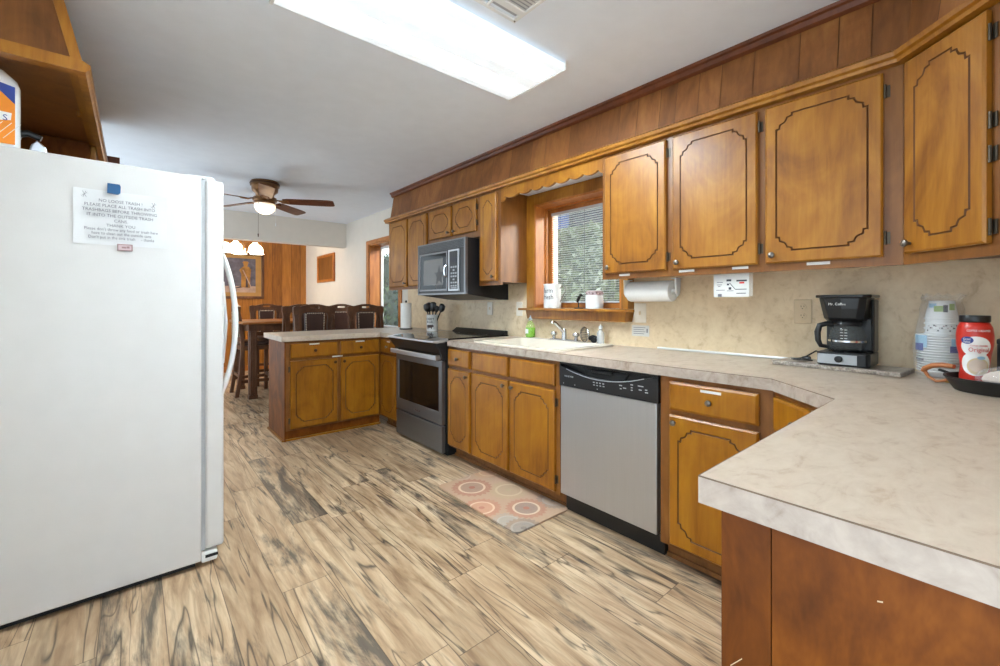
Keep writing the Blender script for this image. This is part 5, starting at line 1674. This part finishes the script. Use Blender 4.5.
def make_chair(label):
    t = thing('bar_chair', label, 'chair', (0, 0, 0), 0, 'tall leather backed chairs in the dining room')
    hw = .22
    sh = .645
    MB().box(-hw + .005, hw - .005, -.20, .19, sh - .06, sh).build('seat_frame', 'wood_dark', t, bevel=.004)
    s = MB()
    s.prism([(-hw, -.215), (hw, -.215), (hw - .02, .18), (-hw + .02, .18)], sh, sh + .055, 'z')
    s.build('seat', 'leather', t, bevel=.02, seg=3)
    for sx in (-1, 1):
        x = sx * (hw - .022)
        MB().box(x - .022, x + .022, -.20, -.156, 0, sh - .055).build('leg', 'wood_dark', t, bevel=.004)
        rl = MB().sweep([[(x - .021, y - .022, z), (x + .021, y - .022, z), (x + .021, y + .022, z), (x - .021, y + .022, z)] for (y, z) in ((.235, 0), (.19, .30), (.17, sh), (.185, .85), (.215, 1.06))])
        rl.build('leg', 'wood_dark', t, bevel=.004)
    st = MB()
    for sx in (-1, 1):
        x = sx * (hw - .022)
        st.box(x - .012, x + .012, -.16, .19, .17, .21)
    st.box(-hw + .04, hw - .04, -.19, -.165, .20, .24).box(-hw + .04, hw - .04, .185, .21, .24, .28)
    st.build('stretcher', 'wood_dark', t, bevel=.003)
    # shaped frame of the back: two stiles flaring out into a crest with a hand slot
    out = [(-.175, .0), (-.13, .0), (-.125, .14), (-.135, .235)]
    yk = .205
    cr = []
    crest = [(-.135, 1.075), (.135, 1.075), (.145, 1.03), (.140, .93), (.145, .80), (.195, .80), (.190, .90), (.20, .98), (.222, 1.045), (.23, 1.10), (.228, 1.145), (.20, 1.155), (.15, 1.152), (.10, 1.165), (.05, 1.176), (0, 1.178), (-.05, 1.176), (-.10, 1.165), (-.15, 1.152), (-.20, 1.155), (-.228, 1.145), (-.23, 1.10), (-.222, 1.045), (-.20, .98), (-.190, .90), (-.195, .80), (-.145, .80), (-.140, .93), (-.145, 1.03)]
    slot = [(-.045, 1.128), (.045, 1.128), (.055, 1.138), (.045, 1.150), (-.045, 1.150), (-.055, 1.138)]
    MB().plate(crest, [slot], .196, .232).build('back_frame', 'wood_dark', t, bevel=.006)
    MB().box(-.19, .19, .175, .205, .70, .76).build('back_rail', 'wood_dark', t, bevel=.004)
    pad = MB().prism([(-.095, .74), (.095, .74), (.108, .95), (.112, 1.088), (-.112, 1.088), (-.108, .95)], .188, .240, 'y')
    pb = pad.build('back_pad', 'leather', t, bevel=.014, seg=3)
    for yy, sgn in ((.188, -1), (.240, 1)):
        nl = MB()
        for sx in (-1, 1):
            for k in range(17):
                z = .76 + k * .019
                nl.ball((sx * (.090 + .010 * min(1, (z - .74) / .3)), yy + sgn * .001, z), .0068, 0, 6)
        for k in range(9):
            nl.ball((-.080 + k * .020, yy + sgn * .001, 1.073), .0068, 0, 6)
        nl.build('nail_trim', 'nail', pb)
    return t
ch = make_chair('dark chair with leather pad facing the peninsula, left one of the pair there')
ch.location = (1.565, 4.885, 0)
ch2 = dup(ch, (2.16, 4.865, 0), 0, 'dark chair with leather pad facing the peninsula, right one beside the window')
dup(ch, (1.570, 5.795, 0), R(180), 'dark chair on the near side of the table, mostly hidden behind the left peninsula chair')
dup(ch, (2.045, 5.795, 0), R(180), 'dark chair on the near side of the table, seen between the two peninsula chairs')
dup(ch, (1.54, 7.10, 0), 0, 'chair on the far side of the dining table, below the painting')
dup(ch, (1.22, 6.47, 0), R(90), 'dark chair at the left end of the dining table, seen edge on')

def painting():
    t = thing('painting', 'large framed painting of a standing figure on the panelled far wall', 'painting', (1.375, YF - .0005, 1.265), 0)
    hw, h = .40, .80
    MB().plate([(-hw, 0), (hw, 0), (hw, h), (-hw, h)], [[(-hw + .04, .045), (hw - .04, .045), (hw - .04, h - .04), (-hw + .04, h - .04)]], -.035, 0).build('frame', 'wood_dark', t, bevel=.006)
    MB().box(-hw + .04, hw - .04, -.016, -.004, .045, h - .04).build('mat_board', 'pan_mat_gold', t)
    c = MB().box(-.27, .27, -.018, -.016, .22, h - .095, 0).box(-.27, .27, -.018, -.016, .11, .22, 1)
    cv = c.build('canvas', ['picture_sky', 'picture_ground'], t)
    f = MB()
    x = .115
    f.prism([(x - .07, .20), (x + .065, .19), (x + .075, .42), (x + .085, .52), (x + .04, .565), (x - .04, .565), (x - .095, .50), (x - .065, .42)], -.0192, -.018, 'y', 0)
    f.prism([(x + .015 * math.cos(a) * 2.4, .605 + .045 * math.sin(a)) for a in [2 * math.pi * k / 14 for k in range(14)]], -.0192, -.018, 'y', 0)
    f.prism([(x - .055, .625), (x + .055, .625), (x + .03, .655), (x - .03, .655)], -.0194, -.018, 'y', 0)
    f.prism([(x - .05, .50), (x + .07, .22), (x + .085, .225), (x - .035, .51)], -.0200, -.018, 'y', 1)
    f.prism([(x + .0, .20), (x + .035, .20), (x + .03, .38), (x + .005, .38)], -.0196, -.018, 'y', 2)
    f.prism([(x - .20, .175), (x - .02, .20), (x + .0, .235), (x - .09, .215)], -.0190, -.018, 'y', 2)
    f.build('figure', ['picture_coat', 'picture_ground', 'picture_dark'], cv)
painting()
t = thing('wall_plaque', 'wooden wall plaque on the pale side wall of the dining room', 'plaque', (W - .0005, 7.92, 1.545), NEG_X)
MB().plate([(0, 0), (.84, 0), (.84, .47), (0, .47)], [[(.06, .045), (.78, .045), (.78, .425), (.06, .425)]], -.030, 0).build('frame', 'wood_casing', t, bevel=.006)
MB().box(.06, .78, -.016, -.002, .045, .425).build('board', 'wood_frame', t)
